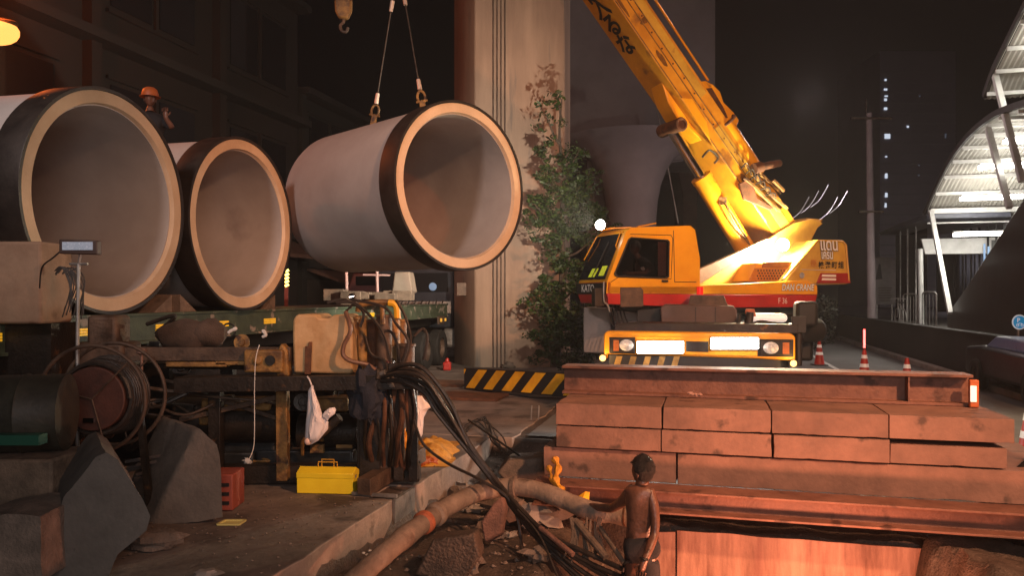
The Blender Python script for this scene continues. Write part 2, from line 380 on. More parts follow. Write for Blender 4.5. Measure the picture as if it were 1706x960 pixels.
def wheel(par, c, r, ax, wd=.3):
    mb = MB(); mb.lathe([(r*.55, -wd/2), (r*.92, -wd/2), (r, -wd/2+.05), (r, wd/2-.05), (r*.92, wd/2), (r*.55, wd/2)], c, ax, 36, closed=True)
    o = obj('wheel', mb, tyre, par)
    mb = MB(); mb.lathe([(.0, wd*.2), (r*.2, wd*.25), (r*.25, wd*.1), (r*.5, wd*.05), (r*.56, wd*.48), (r*.56, -wd*.4), (0, -wd*.3)], c, ax, 28)
    obj('rim', mb, steel_b, o)
for a in (7.6, 8.8, -1.3, -2.5): wheel(t, T(a, -.17, .5), .5, side)
for a in (5.6,): 
    mb = MB(); mb.bar(T(a, -.2, .1), T(a, -.2, .95), .12, .12); mb.box(T(a, -.2, .06), (.3, .3, .1)); obj('landing_leg', mb, steel_b, t)
mb = MB()
for a in (-1.0, 1.0, 1.6, 3.5):
    pass
for k, a in enumerate((-1.02, 1.0, 1.56, 3.55)):
    mb = MB(); sgn = 1 if k % 2 else -1
    poly = [T(a-.16*sgn, .0, tz-.01), T(a+.2*sgn, .0, tz-.01), T(a+.2*sgn, .0, tz+.22)]
    mb.prism(poly, side*-2.4); obj('wooden_chock', mb, wood, t)

# tractor unit in front of the trailer (far end)
t = thing('tractor_truck', T(13.5, -1.2, 0), 'dark truck tractor with white cab panels, behind the machine and left of the pier', 'truck')
mb = MB(); mb.box(T(13.2, -1.2, .85), (5.2, .9, .28), (ROW, side, Z)); obj('chassis_frame', mb, steel_d, t)
mb = MB(); mb.prism([T(14.0, .0, 1.0), T(16.2, 0, 1.0), T(16.2, 0, 1.9), T(16.0, 0, 2.9), T(14.0, 0, 3.0)], side*-2.4); cb = obj('cab', mb, mat('dark cab paint', (.03, .035, .045), (.02, .022, .03), 3, .4), t, bevel=.05)
mb = MB(); mb.quad(T(14.05, -.15, 2.05), T(14.05-.02, -2.2, 2.05), T(13.97, -2.2, 2.6), T(13.97, -.15, 2.6)); mb.v = [p-ROW*.09 for p in mb.v]; obj('rear_window', mb, glass, cb)
mb = MB(); mb.box(T(13.9, -1.0, 2.86), (.06, 1.9, .12), (ROW, side, Z)); mb.box(T(13.9, -1.0, 1.6), (.06, 1.9, .34), (ROW, side, Z)); obj('white_panel', mb, mat('grubby white panel', (.3, .25, .22), (.22, .18, .16), 4, .6), cb)
mb = MB(); mb.lathe([(0, .03), (.11, .02), (.12, 0), (0, 0)], T(13.9, -.6, 2.2), -ROW, 20); obj('round_badge', mb, mat('blue badge', (.2, .35, .6), None, rough=.4, emit=(.3, .5, .8), es=.12), cb)
for a, b in ((11.6, -.15), (12.9, -.15), (15.6, -.15)): wheel(t, T(a, b, .5), .5, side)
mb = MB(); mb.box(T(14.3, .02, .72), (1.0, .6, .55), (ROW, side, Z)); obj('fuel_tank', mb, galv, t, bevel=.08)
mb = MB()
for k in range(7):
    mb.tube(spline([T(13.6, -.2-.2*k, 1.8), T(13.2, -.2-.2*k+R.uniform(-.1, .1), 1.5+R.uniform(-.1, .1)), T(12.7, -.3-.2*k, 1.25)], 6), .02, 6)
obj('air_line', mb, hose_m, t)
mb = MB(); mb.box(T(12.4, .1, 1.28), (.5, .05, .22), (ROW, side, Z)); obj('mud_guard', mb, steel_b, t)
mb = MB(); mb.box(T(12.3, .14, 1.28), (.12, .02, .09), (ROW, side, Z)); mb.box(T(12.7, .14, 1.28), (.1, .02, .08), (ROW, side, Z)); obj('side_marker', mb, E('amber marker glow', (1, .45, .05), .9), t)

# load and stakes standing on the far part of the trailer
mb = MB(); mb.prism([P(652, 493, 17), P(657, 453, 17), P(682, 453, 17), P(688, 488, 17)], (0.05, .4, 0)); obj('bulk_bag', mb, mat('white woven bag', (.3, .25, .2), (.25, .2, .165), 5, .8, 0, .3), bevel=.03, label='pale tapered sack standing on the trailer below the hanging pipe', cat='sack')
for k, (x, lab) in enumerate(((578, 'left of the two thin pale stakes under the hanging pipe'), (629, 'right of the two thin pale stakes under the hanging pipe, with a crossbar'))):
    mb = MB(); mb.cyl(P(x, 492, 16), P(x-1, 452, 16), .03, n=8)
    if k: mb.cyl(P(605, 458, 16), P(650, 459, 16), .02, n=6)
    obj('stake', mb, mat('pinkish stake', (.5, .32, .3), None, rough=.7), label=lab, cat='stake', group='stakes on the trailer')
mb = MB()
for k in range(9): mb.box(P(560+14*k, 494+R.uniform(-3, 3), 15.5+R.uniform(-.3, .4)), (.4, .5, R.uniform(.12, .3)))
obj('timber_pile', mb, wood, label='dark heap of timber lying on the trailer below the hanging pipe', cat='timber', bevel=.01)
# red van far behind under the pipe
t = thing('parked_van', P(595, 560, 26), 'dull red van parked far behind the trailer, mostly hidden by the pipe', 'van')
mb = MB(); mb.prism([P(575, 500, 26)+Z*-1.2, P(650, 500, 26)+Z*-1.2, P(650, 500, 26)+Z*.3, P(645, 455, 26), P(588, 455, 26), P(575, 490, 26)], (0, 4, 0)); bd = obj('body', mb, mat('dull red paint', (.16, .05, .045), (.12, .04, .04), 3, .5), t, bevel=.06)
mb = MB(); mb.box(P(617, 468, 25.97), (1.0, .02, .3)); obj('window', mb, glass, bd)
for x in (585, 640): wheel(t, V3((P(x, 500, 26).x, 26.1, .33)), .33, V3((0, -1, 0)), .2)

# chevron light post (left of the middle pipe's gap)
t = thing('warning_light_post', P(477, 560, 16), 'slim post with yellow arrow lamps, seen between the resting and the hanging pipe', 'warning light')
mb = MB(); mb.box(P(477, 505, 16), (.07, .05, 1.2)); obj('post', mb, mat('dull red post', (.12, .02, .015), None, rough=.6), t)
for k in range(5):
    mb = MB(); mb.bar(P(475, 477-6*k, 15.95), P(481, 474-6*k, 15.95), .02, .045); obj('arrow_lamp', mb, E('yellow led', (1, .75, .15), 5), t)

# worker on the trailer behind the first pipe
def skin_figure(name, J, Ed, m, parent=None, root=0, sub=2, **kw):
    me = bpy.data.meshes.new(name); base = BASE[parent] if parent is not None else V3((J[root][0].x, J[root][0].y, min(j[0].z for j in J)))
    me.from_pydata([tuple(j[0]-base) for j in J], Ed, [])
    o = bpy.data.objects.new(name, me); C.objects.link(o); me.materials.append(m)
    if parent is not None: o.parent = parent
    else: o.location = base
    BASE[o] = base
    md = o.modifiers.new('skin', 'SKIN'); md.use_smooth_shade = True
    sv = me.skin_vertices[0].data
    for i, j in enumerate(J):
        rr = j[1]; sv[i].radius = rr if isinstance(rr, tuple) else (rr, rr)
    # root per connected island
    seen = set(); adj = {}
    for a, b in Ed: adj.setdefault(a, []).append(b); adj.setdefault(b, []).append(a)
    for i in [root]+list(range(len(J))):
        if i in seen: continue
        sv[i].use_root = True; st = [i]
        while st:
            q = st.pop()
            if q in seen: continue
            seen.add(q); st += adj.get(q, [])
    s2 = o.modifiers.new('sub', 'SUBSURF'); s2.levels = sub; s2.render_levels = sub
    for k, x in kw.items(): o[k] = x
    return o
def hand(J, Ed, wrist, d, side_, curl, sc_=1.0, thumb_side=1):
    """palm and five fingers added to a joint list; wrist = index of the wrist joint"""
    w0 = J[wrist][0]; d = V3(d).normalized(); s_ = V3(side_); s_ = (s_-d*s_.dot(d)).normalized(); nn = d.cross(s_).normalized()
    J.append((w0+d*.05*sc_, (.038*sc_, .022*sc_))); Ed.append((wrist, len(J)-1)); J.append((w0+d*.085*sc_, (.036*sc_, .018*sc_))); Ed.append((len(J)-2, len(J)-1))
    for k, ln in enumerate((.07, .08, .076, .06)):
        b = w0+d*.08*sc_+s_*(.03-.02*k)*sc_; i0 = len(J); J.append((b, .009*sc_))
        q1 = b+(d*math.cos(curl)+nn*math.sin(curl))*ln*.5*sc_; J.append((q1, .0085*sc_)); Ed.append((i0, i0+1))
        q2 = q1+(d*math.cos(curl*2)+nn*math.sin(curl*2))*ln*.5*sc_; J.append((q2, .007*sc_)); Ed.append((i0+1, i0+2))
    b = w0+d*.03*sc_+s_*.025*sc_; i0 = len(J); J.append((b, .012*sc_)); q = b+(d*.6+s_*.7).normalized()*.035*sc_+nn*.01; J.append((q, .0105*sc_)); J.append((q+(d*.85+s_*.2+nn*.3).normalized()*.03*sc_, .008*sc_))
    Ed += [(i0, i0+1), (i0+1, i0+2)]

def head_mesh(c, fwd, up, s=1.0):
    """an actual head shape: skull, jaw, nose, ears, eye sockets. c = centre, s scales a 0.23 m head"""
    fwd = V3(fwd).normalized(); up = V3(up).normalized(); rt = fwd.cross(up).normalized()
    mb = MB(); n = 28; m = 20; vs = []; fs = []
    for i in range(m+1):
        th = math.pi*i/m; zz = math.cos(th); r0 = math.sin(th)
        for k in range(n):
            ph = 2*math.pi*k/n; fx = math.cos(ph); sx = math.sin(ph)
            x = fx*r0*.097; y = sx*r0*.076; z = zz*.118
            if z < 0: y *= 1-.28*(-z/.118)**1.3; x *= (1-.05*(-z/.118)) if fx > 0 else (1-.42*(-z/.118))
            if z < -.02 and fx > 0: x += .012*min(1, (-z-.02)/.06)*fx
            if fx > .9 and -.05 < z < .015: x += .02*max(0, 1-abs(sx)/.3)*max(0, 1-abs(z+.025)/.035)
            if fx > .6 and .25 < abs(sx) < .62 and abs(z-.005) < .018: x -= .009
            vs.append(V3(c)+(fwd*x+rt*y+up*z)*s)
    for i in range(m):
        for k in range(n): fs.append((i*n+k, (i+1)*n+k, (i+1)*n+(k+1) % n, i*n+(k+1) % n))
    mb.add(vs, fs)
    for sg in (-1, 1):
        e = V3(c)+(rt*.079*sg-fwd*.008-up*.012)*s
        mb.tube([e+(fwd*math.cos(a)*.014+up*math.sin(a)*.028)*s for a in [2*math.pi*q/10 for q in range(10)]], .006*s, 6, closed=True)
        mb.ball(e, .013*s, 8)
    return mb
def hair_mesh(c, fwd, up, s=1.0, low=-.06):
    fwd = V3(fwd).normalized(); up = V3(up).normalized(); rt = fwd.cross(up).normalized(); mb = MB(); n = 48; m = 26; vs = []; fs = []; keep = []
    for i in range(m+1):
        th = math.pi*i/m*.72
        for k in range(n):
            ph = 2*math.pi*k/n; fx = math.cos(ph)
            lim = low if fx < .2 else .055
            z = math.cos(th)*.130; zz = max(z, lim)
            r0 = math.sin(th); q = 1+.02*noise.noise(V3((fx*5, math.sin(ph)*5, z*30)))+.022*noise.noise(V3((k*1.7, i*1.1, 0)))
            if z < lim: r0 *= .95
            tp = 1 if zz > 0 else 1-.9*(-zz)/.13*(.5 if fx < 0 else 1)
            vs.append(V3(c)+(fwd*(fx*r0*.112*tp*q-.006)+rt*(math.sin(ph)*r0*.09*tp*q)+up*zz*q)*s)
    for i in range(m):
        for k in range(n): fs.append((i*n+k, (i+1)*n+k, (i+1)*n+(k+1) % n, i*n+(k+1) % n))
    mb.add(vs, fs); return mb
def join_head(o, mb, m_=None):
    """merge the head mesh into a figure (applies the skin so that the body stays one mesh)"""
    dg = bpy.context.evaluated_depsgraph_get(); dg.update(); ev = o.evaluated_get(dg); me = bpy.data.meshes.new_from_object(ev)
    base = BASE[o]; bm = bmesh.new(); bm.from_mesh(me); n0 = len(bm.verts)
    vs = [bm.verts.new(tuple(p-base)) for p in mb.v]
    for f in mb.f:
        try: bm.faces.new([vs[i] for i in f])
        except ValueError: pass
    bm.to_mesh(me); bm.free(); o.modifiers.clear(); o.data = me
    me.polygons.foreach_set('use_smooth', [True]*len(me.polygons)); return o

wp = P(262, 175, 11.6)
t_ = []
fw = V3((.3, -.9, 0)).normalized(); rt = V3((.95, .3, 0)).normalized()
hd = P(250, 163, 11.4); nk = hd-Z*.2; ch = nk-Z*.2; pv = nk-Z*.58
J = [(pv, (.15, .11)), (ch, (.17, .11)), (nk, .055), (hd-Z*.1, .05), (ch+rt*.19+Z*.06, .065), (ch+rt*.32-Z*.05+fw*.1, .045), (P(276, 196, 11.3), .033),
     (ch-rt*.19+Z*.06, .065), (ch-rt*.28-Z*.2, .045), (ch-rt*.26-Z*.42+fw*.1, .033), (pv+rt*.1-Z*.1, .09), (pv+rt*.13-Z*.5, .065), (pv+rt*.13-Z*.88, .045), (pv-rt*.1-Z*.1, .09), (pv-rt*.13-Z*.5, .065), (pv-rt*.13-Z*.88, .045)]
Ed = [(0, 1), (1, 2), (2, 3), (1, 4), (4, 5), (5, 6), (1, 7), (7, 8), (8, 9), (0, 10), (10, 11), (11, 12), (0, 13), (13, 14), (14, 15)]
hand(J, Ed, 6, V3((-.1, 0, 1)), rt, .4, 1.2)
wk = skin_figure('person', J, Ed, skin_m, label='worker in dark clothes and orange helmet standing behind the nearest concrete pipe', category='person')
join_head(wk, head_mesh(hd-Z*.02, fw, Z))
# dark overall over the body
J2 = [(p, (r[0]*1.14, r[1]*1.2) if isinstance(r, tuple) else r*1.25) for p, r in J[:16]]
J2 = [J2[i] for i in range(16)]; Ed2 = [e for e in Ed[:15] if e not in ((2, 3), (5, 6), (8, 9))]
Jm = {}; Jn = []
for e in Ed2:
    for i in e:
        if i not in Jm: Jm[i] = len(Jn); Jn.append(J2[i])
skin_figure('overall', Jn, [(Jm[a], Jm[b]) for a, b in Ed2], cloth_d, wk)
mb = MB(); mb.lathe([(0, .13), (.06, .125), (.1, .095), (.118, .04), (.122, 0), (.15, -.012), (.15, -.018), (.115, -.01)], hd+Z*.03, Z, 24); obj('helmet', mb, orange_p, wk)

# sling gear on the hanging pipe
def pipetop(s_, r=1.22): return c3+HAX*s_+Z*r
tipc = c3+HAX*1.6
hookp = P(664, -62, tipc.y)
for s_, lab in ((2.3, 'left steel wire sling holding the hanging pipe by a shackle'), (.9, 'right steel wire sling holding the hanging pipe by a long link')):
    a = pipetop(s_, 1.18); t = thing('wire_sling', a, lab, 'sling', 'wire slings holding the hanging pipe')
    d = (hookp-a).normalized()
    # lifting plate, shackle bow, ferrule, rope, top ferrule
    sd = d.cross(V3((0, 1, 0))).normalized()
    mb = MB(); mb.prism([a-sd*.05, a+sd*.05, a+sd*.045+d*.2, a+d*.27, a-sd*.045+d*.2], (0, .04, 0)); obj('lifting_plate', mb, rust_y, t, bevel=.008)
    b = a+d*.24
    mb = MB(); mb.tube([b+(d*(math.sin(q)*.10+.07)+sd*math.cos(q)*.06)+V3((0, .02, 0)) for q in [2*math.pi*k/16 for k in range(16)]], .02, 8, closed=True)
    mb.cyl(b-sd*.09+V3((0, .02, 0)), b+sd*.09+V3((0, .02, 0)), .018, n=8); obj('shackle', mb, rust_y, t)
    e = b+d*.19
    mb = MB(); mb.cyl(e, e+d*.17, .035, .03, n=12); obj('ferrule', mb, mat('pale ferrule', (.62, .5, .42), None, rough=.4, metal=.3), t); mb = MB(); mb.cyl(hookp-d*.75, hookp-d*.58, .03, .035, n=12); obj('ferrule', mb, MT['pale ferrule'], t)
    mb = MB(); mb.cyl(e+d*.16, hookp-d*.02, .011, n=8); obj('rope', mb, mat('greasy wire rope', (.10, .09, .08), (.05, .045, .04), 40, .5, .6, .1), t)

# ---------------- mobile crane ----------------
a_ = math.radians(21); O = V3((3.53, 14.1, 0)); H = V3((-math.cos(a_), -math.sin(a_), 0)); Lf = V3((math.sin(a_), -math.cos(a_), 0))
def sp(px, py, t):
    d = V3(((px-HX)/F, 1, -(py-HY)/F)); k = (Lf.dot(O)+t)/Lf.dot(d); return V3((0, 0, EYE))+d*k
crane = thing('mobile_crane', V3((3.4, 13.6, 0)), 'yellow and red mobile crane with its lamps lit, boom raised to the left', 'crane')
def pl(pts, t): return [sp(x, y, t) for x, y in pts]
def plate(name, pts, t, th, m, bevel=.01, par=None, **k):
    mb = MB(); mb.prism(pl(pts, t), Lf*-th); return obj(name, mb, m, par or crane, bevel=bevel, **k)
# cab: side profile extruded to the far side
cabside = [(1010, 489), (1012, 468), (1043, 386), (1052, 379), (1150, 376), (1158, 383), (1166, 430), (1166, 489)]
cabW = 1.05
mb = MB(); q = pl(cabside, 1.2); mb.prism(q, Lf*-cabW); cab = obj('cab', mb, yel, crane, bevel=.035)
# windscreen on the sloped front face, set 6 mm proud
fA, fB = q[1], q[2]; nrm = (fB-fA).cross(-Lf).normalized()
if nrm.dot(V3((0, -1, 0))) < 0 and nrm.dot(H) < 0: nrm = -nrm
if nrm.dot(H) < 0: nrm = -nrm
def fr(a, b): return fA+(fB-fA)*a-Lf*(b*cabW)+nrm*.006
mb = MB(); mb.prism([fr(.03, .08), fr(.03, .97), fr(.97, .93), fr(.97, .1)], nrm*.012); ws = obj('windscreen', mb, glass, cab, bevel=.004)
mb = MB(); mb.prism([fr(.08, .45)+nrm*.014, fr(.08, .66)+nrm*.014, fr(.26, .62)+nrm*.014, fr(.26, .41)+nrm*.014], nrm*.004); mb.prism([fr(.10, .16)+nrm*.014, fr(.10, .32)+nrm*.014, fr(.30, .30)+nrm*.014, fr(.30, .14)+nrm*.014], nrm*.004)
obj('permit_sticker', mb, mat('fluorescent sticker', (.75, .8, .02), (.2, .25, .03), 40, .5, 0, 0, emit=(.8, .9, .05), es=.25), ws)
mb = MB(); mb.tube([fr(.45, .98)+nrm*.05, fr(.8, .86)+nrm*.06, fr(.95, .84)+nrm*.05], .008, 6); obj('grab_rail', mb, yel, cab); mb = MB(); mb.tube([fr(.62, .02)+nrm*.02, fr(.66, -.03)+nrm*.09, fr(.95, -.01)+nrm*.09, fr(.98, .03)+nrm*.02], .011, 6)
obj('grab_rail', mb, yel, cab)
# side window: frame, glass, interior
win = [(1025, 455), (1048, 400), (1052, 397), (1110, 401), (1113, 404), (1112, 460), (1108, 462), (1028, 459)]
cx = sum(x for x, y in win)/8; cy = sum(y for x, y in win)/8
mb = MB(); o_ = pl([(cx+(x-cx)*1.05, cy+(y-cy)*1.06) for x, y in win], 1.21); i_ = pl(win, 1.21)
n = len(win); mb.add(o_+i_+[p+Lf*.02 for p in o_]+[p+Lf*.02 for p in i_], [(i, (i+1) % n, n+(i+1) % n, n+i) for i in range(n)]+[(2*n+i, 2*n+(i+1) % n, 3*n+(i+1) % n, 3*n+i) for i in range(n)]+[(i, (i+1) % n, 2*n+(i+1) % n, 2*n+i) for i in range(n)]+[(n+i, n+(i+1) % n, 3*n+(i+1) % n, 3*n+i) for i in range(n)])
sw = obj('side_window', mb, black, cab)
tint = bpy.data.materials.new('side glass'); tint.use_nodes = True; nt = tint.node_tree; nt.nodes.clear()
mo = nt.nodes.new('ShaderNodeOutputMaterial'); mix = nt.nodes.new('ShaderNodeMixShader'); tr = nt.nodes.new('ShaderNodeBsdfTransparent'); gl = nt.nodes.new('ShaderNodeBsdfGlossy')
tr.inputs[0].default_value = (.62, .6, .6, 1); gl.inputs['Roughness'].default_value = .03; mix.inputs[0].default_value = .07
nt.links.new(tr.outputs[0], mix.inputs[1]); nt.links.new(gl.outputs[0], mix.inputs[2]); nt.links.new(mix.outputs[0], mo.inputs[0])
mb = MB(); mb.prism(pl(win, 1.218), Lf*-.005); obj('pane', mb, tint, sw)
# cut the cab open behind the window so the interior shows: rebuild the cab as a shell
me = cab.data; bm = bmesh.new(); bm.from_mesh(me); bm.faces.ensure_lookup_table()
side_f = max(bm.faces, key=lambda f: (f.calc_center_median()+BASE[crane]).dot(Lf) if len(f.verts) == 8 else -99)
bmesh.ops.delete(bm, geom=[side_f], context='FACES_ONLY'); bm.to_mesh(me); bm.free()
# near side skin as four strips round the window opening
mb = MB(); out = pl(cabside, 1.2); wi = pl(win, 1.2)
def ring(outer, inner):
    vs = outer+inner; no = len(outer); ni = len(inner); bm = bmesh.new(); vv = [bm.verts.new(p) for p in vs]
    es = [bm.edges.new((vv[i], vv[(i+1) % no])) for i in range(no)]+[bm.edges.new((vv[no+i], vv[no+(i+1) % ni])) for i in range(ni)]
    bmesh.ops.triangle_fill(bm, use_beauty=True, edges=es, normal=Lf)
    bm.verts.index_update(); m = MB(); m.add([v.co.copy() for v in bm.verts], [[v.index for v in f.verts] for f in bm.faces]); bm.free(); return m
obj('door_panel', ring(out, wi), yel, cab, smooth=0)
# cab interior: dark back wall, seat, curtain
mb = MB(); mb.prism(pl([(1018, 485), (1018, 468), (1048, 392), (1056, 385), (1148, 382), (1160, 485)], .35), Lf*-.02); obj('interior_lining', mb, dark_m, cab)
mb = MB(); mb.prism(pl([(1018, 484), (1158, 484), (1158, 478), (1018, 478)], 1.18), Lf*-.8); obj('cab_floor', mb, dark_m, cab)
mb = MB(); n = 14
for i in range(n):
    p0 = sp(1096+14*i/n, 403, 1.10+.03*(i % 2)); p1 = sp(1096+14*(i+1)/n, 403, 1.10+.03*((i+1) % 2)); q0 = sp(1096+14*i/n, 460, 1.10+.03*(i % 2)); q1 = sp(1096+14*(i+1)/n, 460, 1.10+.03*((i+1) % 2)); mb.quad(p0, p1, q1, q0)
obj('curtain', mb, mat('pink curtain', (.5, .27, .24), (.4, .2, .18), 9, .85, 0, .2), cab, smooth=0)
mb = MB(); mb.box(sp(1085, 476, .8), (.45, .5, .12)); mb.box(sp(1102, 440, .8), (.12, .5, .7)); obj('seat', mb, black, cab, bevel=.03)
for l in ([(1018, 470), (1030, 462), (1118, 465), (1121, 398), (1118, 392), (1050, 390)], [(1122, 384), (1124, 470)], [(1124, 470), (1160, 470)]):
    mb = MB(); mb.tube(pl(l, 1.203), .006, 5); obj('door_seam', mb, black, cab)
mb = MB(); mb.bar(sp(1103, 468, 1.23), sp(1113, 468.5, 1.23), .02, .035); obj('door_handle', mb, black, cab, bevel=.004)
mb = MB(); mb.tube([fr(.05, .5)+nrm*.03, fr(.45, .42)+nrm*.035], .008, 5); mb.tube([fr(.18, .45)+nrm*.04, fr(.8, .36)+nrm*.035], .012, 5); obj('wiper', mb, black, ws)
# roof marker, edge strip
mb = MB(); mb.bar(sp(1062, 378, .9), sp(1092, 372, .9), .05, .02); mb.bar(sp(1010, 381, .6), sp(1052, 379, .8), .03, .02); obj('roof_rail', mb, yel, cab)
mb = MB(); mb.bar(sp(1000, 384, .45), sp(1024, 380, .45), .03, .03); lb = obj('lamp_arm', mb, yel, cab)
# lamp at the cab's front top
lp = P(1001, 375, 12.5)
mb = MB(); mb.cyl(lp+V3((.06, .07, 0)), lp, .07, .085, n=20); wl = obj('work_lamp', mb, black, cab)
mb = MB(); mb.ball(lp+V3((-.01, -.03, 0)), .085, 16, (1, .5, 1)); obj('lamp_lens', mb, E('hot white lamp', (1, .93, .82), 45), wl)
lamp('SPOT', lp+V3((-.12, -.12, .02)), 2600, (1, .88, .7), .06, lp+V3((-3, 3.2, 1.2)), 110, .7)
# nose below windscreen and lower skirt
mb = MB(); mb.prism(pl([(1010, 488), (1012, 468), (1020, 468), (1020, 506), (1016, 506)], 1.2), Lf*-cabW); obj('nose_panel', mb, [red_p], cab, bevel=.02)
np_ = sp(1011, 488, 1.2)
mb = MB(); mb.prism([np_+H*.012-Z*.02, np_+H*.012-Lf*cabW-Z*.02, np_+H*.025-Lf*cabW+Z*.16, np_+H*.025+Z*.16], H*.01); nb = obj('nose_badge_panel', mb, dark_m, cab)
text('lettering', 'KATO', np_+H*.04-Lf*(cabW*.78)+Z*.02, Lf, Z, .17, white_txt, nb, ext=.004, bold=.02)
# superstructure skirt: yellow then red
yb = [(1010, 468), (1166, 468), (1340, 470), (1340, 490), (1012, 490)]
plate('deck_side', [(1014, 489), (1014, 477), (1150, 477), (1345, 467), (1362, 476), (1362, 491)], 1.2, .5, yel)
plate('red_side', [(1013, 507), (1013, 489.5), (1362, 491.5), (1356, 512), (1180, 513)], 1.203, .6, red_p)
plate('slew_base', [(1090, 522), (1090, 505), (1300, 508), (1300, 522)], .8, 1.6, steel_d)
plate('step_recess', [(1034, 512), (1034, 479), (1068, 479), (1072, 484), (1072, 511)], 1.215, .05, steel_b, bevel=.006)
mb = MB(); mb.tube(spline(pl([(1006, 470), (1006, 500), (1012, 508), (1016, 520)], 1.25), 4), .014, 6); obj('hand_rail', mb, galv, crane)
plate('step_box', [(991, 511), (991, 480), (1007, 480), (1007, 511)], 1.22, .12, steel_d)
# rear body with grille
plate('engine_cover', [(1245, 469), (1262, 438), (1330, 436), (1330, 469)], .95, 1.5, yel)
mb = MB(); mb.prism(pl([(1247, 468), (1258, 447), (1317, 447), (1317, 468)], .957), Lf*-.02); gr = obj('grille_panel', mb, mat('orange grille paint', (.55, .2, .02), (.4, .14, .015), 5, .5), crane)
for r_ in range(4):
    mb = MB()
    for k in range(11): 
        c = sp(1263+4.8*k+(r_ % 2)*2.4-(r_)*.6, 451+4.4*r_, .962); mb.lathe([(0, .003), (.016, .003), (.016, 0)], c, Lf, 8)
    obj('perforation', mb, black, gr)
plate('upper_grille', [(1270, 446), (1272, 436), (1316, 436), (1314, 446)], .99, .02, mat('orange grille paint', (1, 1, 1)))
# counterweight
cw = [(1306, 468), (1362, 399), (1404, 401), (1410, 408), (1416, 470), (1413, 474), (1306, 474)]
mb = MB(); mb.prism(pl(cw, 1.12), Lf*-2.0); cwo = obj('counterweight', mb, yel_pale, crane, bevel=.04)
plate('counterweight_stripe', [(1361, 472), (1368, 455), (1415.5, 455), (1417.5, 472)], 1.14, 2.0, red_p, par=cwo)
mb = MB(); mb.tube(pl([(1306, 465), (1362, 401), (1403, 402), (1409, 408), (1414, 468)], 1.13), .022, 8); obj('edge_rail', mb, yel_pale, cwo)
tx = (sp(1400, 420, 1.2)-sp(1370, 420, 1.2)).normalized()
def ctext(s, px, py, h, t, m, par, wpx=None, sh=0, bold=.0, name='lettering', sx=1):
    o = sp(px, py, t); hh = h*o.y/F/.73
    return text(name, s, o, -H, Z, hh, m, par, ext=.006, shear=sh, bold=bold, sx=sx)
ctext('แดน', 1366, 416.5, 20, 1.14, black_txt, cwo, sh=-.1, bold=.06, sx=.8)
ctext('แดน', 1366, 416.5, 20, 1.146, white_txt, cwo, sh=-.1, bold=.025, sx=.8)
ctext('เครน', 1368, 431, 15, 1.14, black_txt, cwo, sh=-.1, bold=.06, sx=.62)
ctext('เครน', 1368, 431, 15, 1.146, white_txt, cwo, sh=-.1, bold=.025, sx=.62)
ctext('株', 1363, 446, 9, 1.14, black_txt, cwo, bold=.02); ctext('港', 1374, 446, 9, 1.14, black_txt, cwo, bold=.02); ctext('町', 1385, 446, 9, 1.14, black_txt, cwo, bold=.02); ctext('組', 1396, 446, 9, 1.14, black_txt, cwo, bold=.02)
ctext('原', 1350, 444, 10, 1.14, mat('faint orange lettering', (.5, .18, .02), None, rough=.5), cwo, bold=.01)
for k in range(2):
    mb = MB(); mb.prism(pl([(1369, 461+6*k), (1370, 457.5+6*k), (1393, 458+6*k), (1393, 461.5+6*k)], 1.15), Lf*-.003); obj('number_line', mb, white_txt, cwo)
mb = MB(); mb.lathe([(0, .004), (.055, .004), (.055, 0)], sp(1336, 459, 1.13), Lf, 20); obj('round_emblem', mb, mat('grey blue emblem', (.22, .25, .34), (.4, .4, .4), 30, .5), cwo)
plate('counterweight_seam', [(1336, 449.6), (1336, 448.8), (1393, 450), (1393, 451)], 1.14, .01, white_p, par=cwo, bevel=0)
ctext('DAN CRANE', 1302, 484, 11, 1.21, black_txt, crane, sh=.15, bold=.06, sx=.78)
ctext('DAN CRANE', 1302, 484, 11, 1.217, white_txt, crane, sh=.15, bold=.025, sx=.78)
ctext('F 36', 1296, 506, 10, 1.21, white_txt, crane, bold=.0, sx=.8)
# turret side plates (near and far) that carry the boom foot
for tt, nm in ((.52, 'turret_plate'), (-.5, 'turret_plate')):
    plate(nm, [(1150, 486), (1158, 476), (1283, 396), (1322, 372), (1352, 364), (1372, 372), (1362, 380), (1352, 400), (1318, 470), (1300, 486)], tt, .06, yel_pale)
plate('side_tool_box', [(1092, 478), (1118, 470), (1278, 398), (1290, 398), (1162, 476)], .66, .12, mat('brown grey tread plate', (.3, .2, .15), (.2, .13, .1), 5, .55, .2, .2))
plate('boom_horn', [(1330, 380), (1345, 363), (1372, 366), (1360, 378), (1352, 392), (1340, 392)], .3, .6, yel_pale)
# boom: near-lower edge through two pixels, box section
tb = .38
A = sp(1290, 392, tb); B = sp(1022, 0, tb); bd = (B-A).normalized(); bn = (Lf.cross(bd)).normalized()
if bn.z < 0: bn = -bn
WB = .76
LB = (B-A).length
def boom_box(s0, s1, lo, hi, win_, m, nm, bev=.012, par=None):
    mb = MB(); c = [A+bd*s0+bn*lo, A+bd*s1+bn*lo, A+bd*s1+bn*hi, A+bd*s0+bn*hi]
    mb.prism([p-Lf*win_ for p in c], Lf*-(WB-2*win_)); return obj(nm, mb, m, par or crane, bevel=bev)
bm0 = boom_box(-.95, LB+.9, 0, .56, 0, yel_dirty, 'boom_base_section')
bm1 = boom_box(LB+.5, LB+2.2, .05, .5, .06, yel_dirty, 'boom_inner_section')
boom_box(LB+1.9, LB+3.6, .08, .47, .11, yel_dirty, 'boom_tip_section')
def BP(s_, n_, t_): return A+bd*s_+bn*n_+Lf*t_          # t_: 0 near face, -WB far face
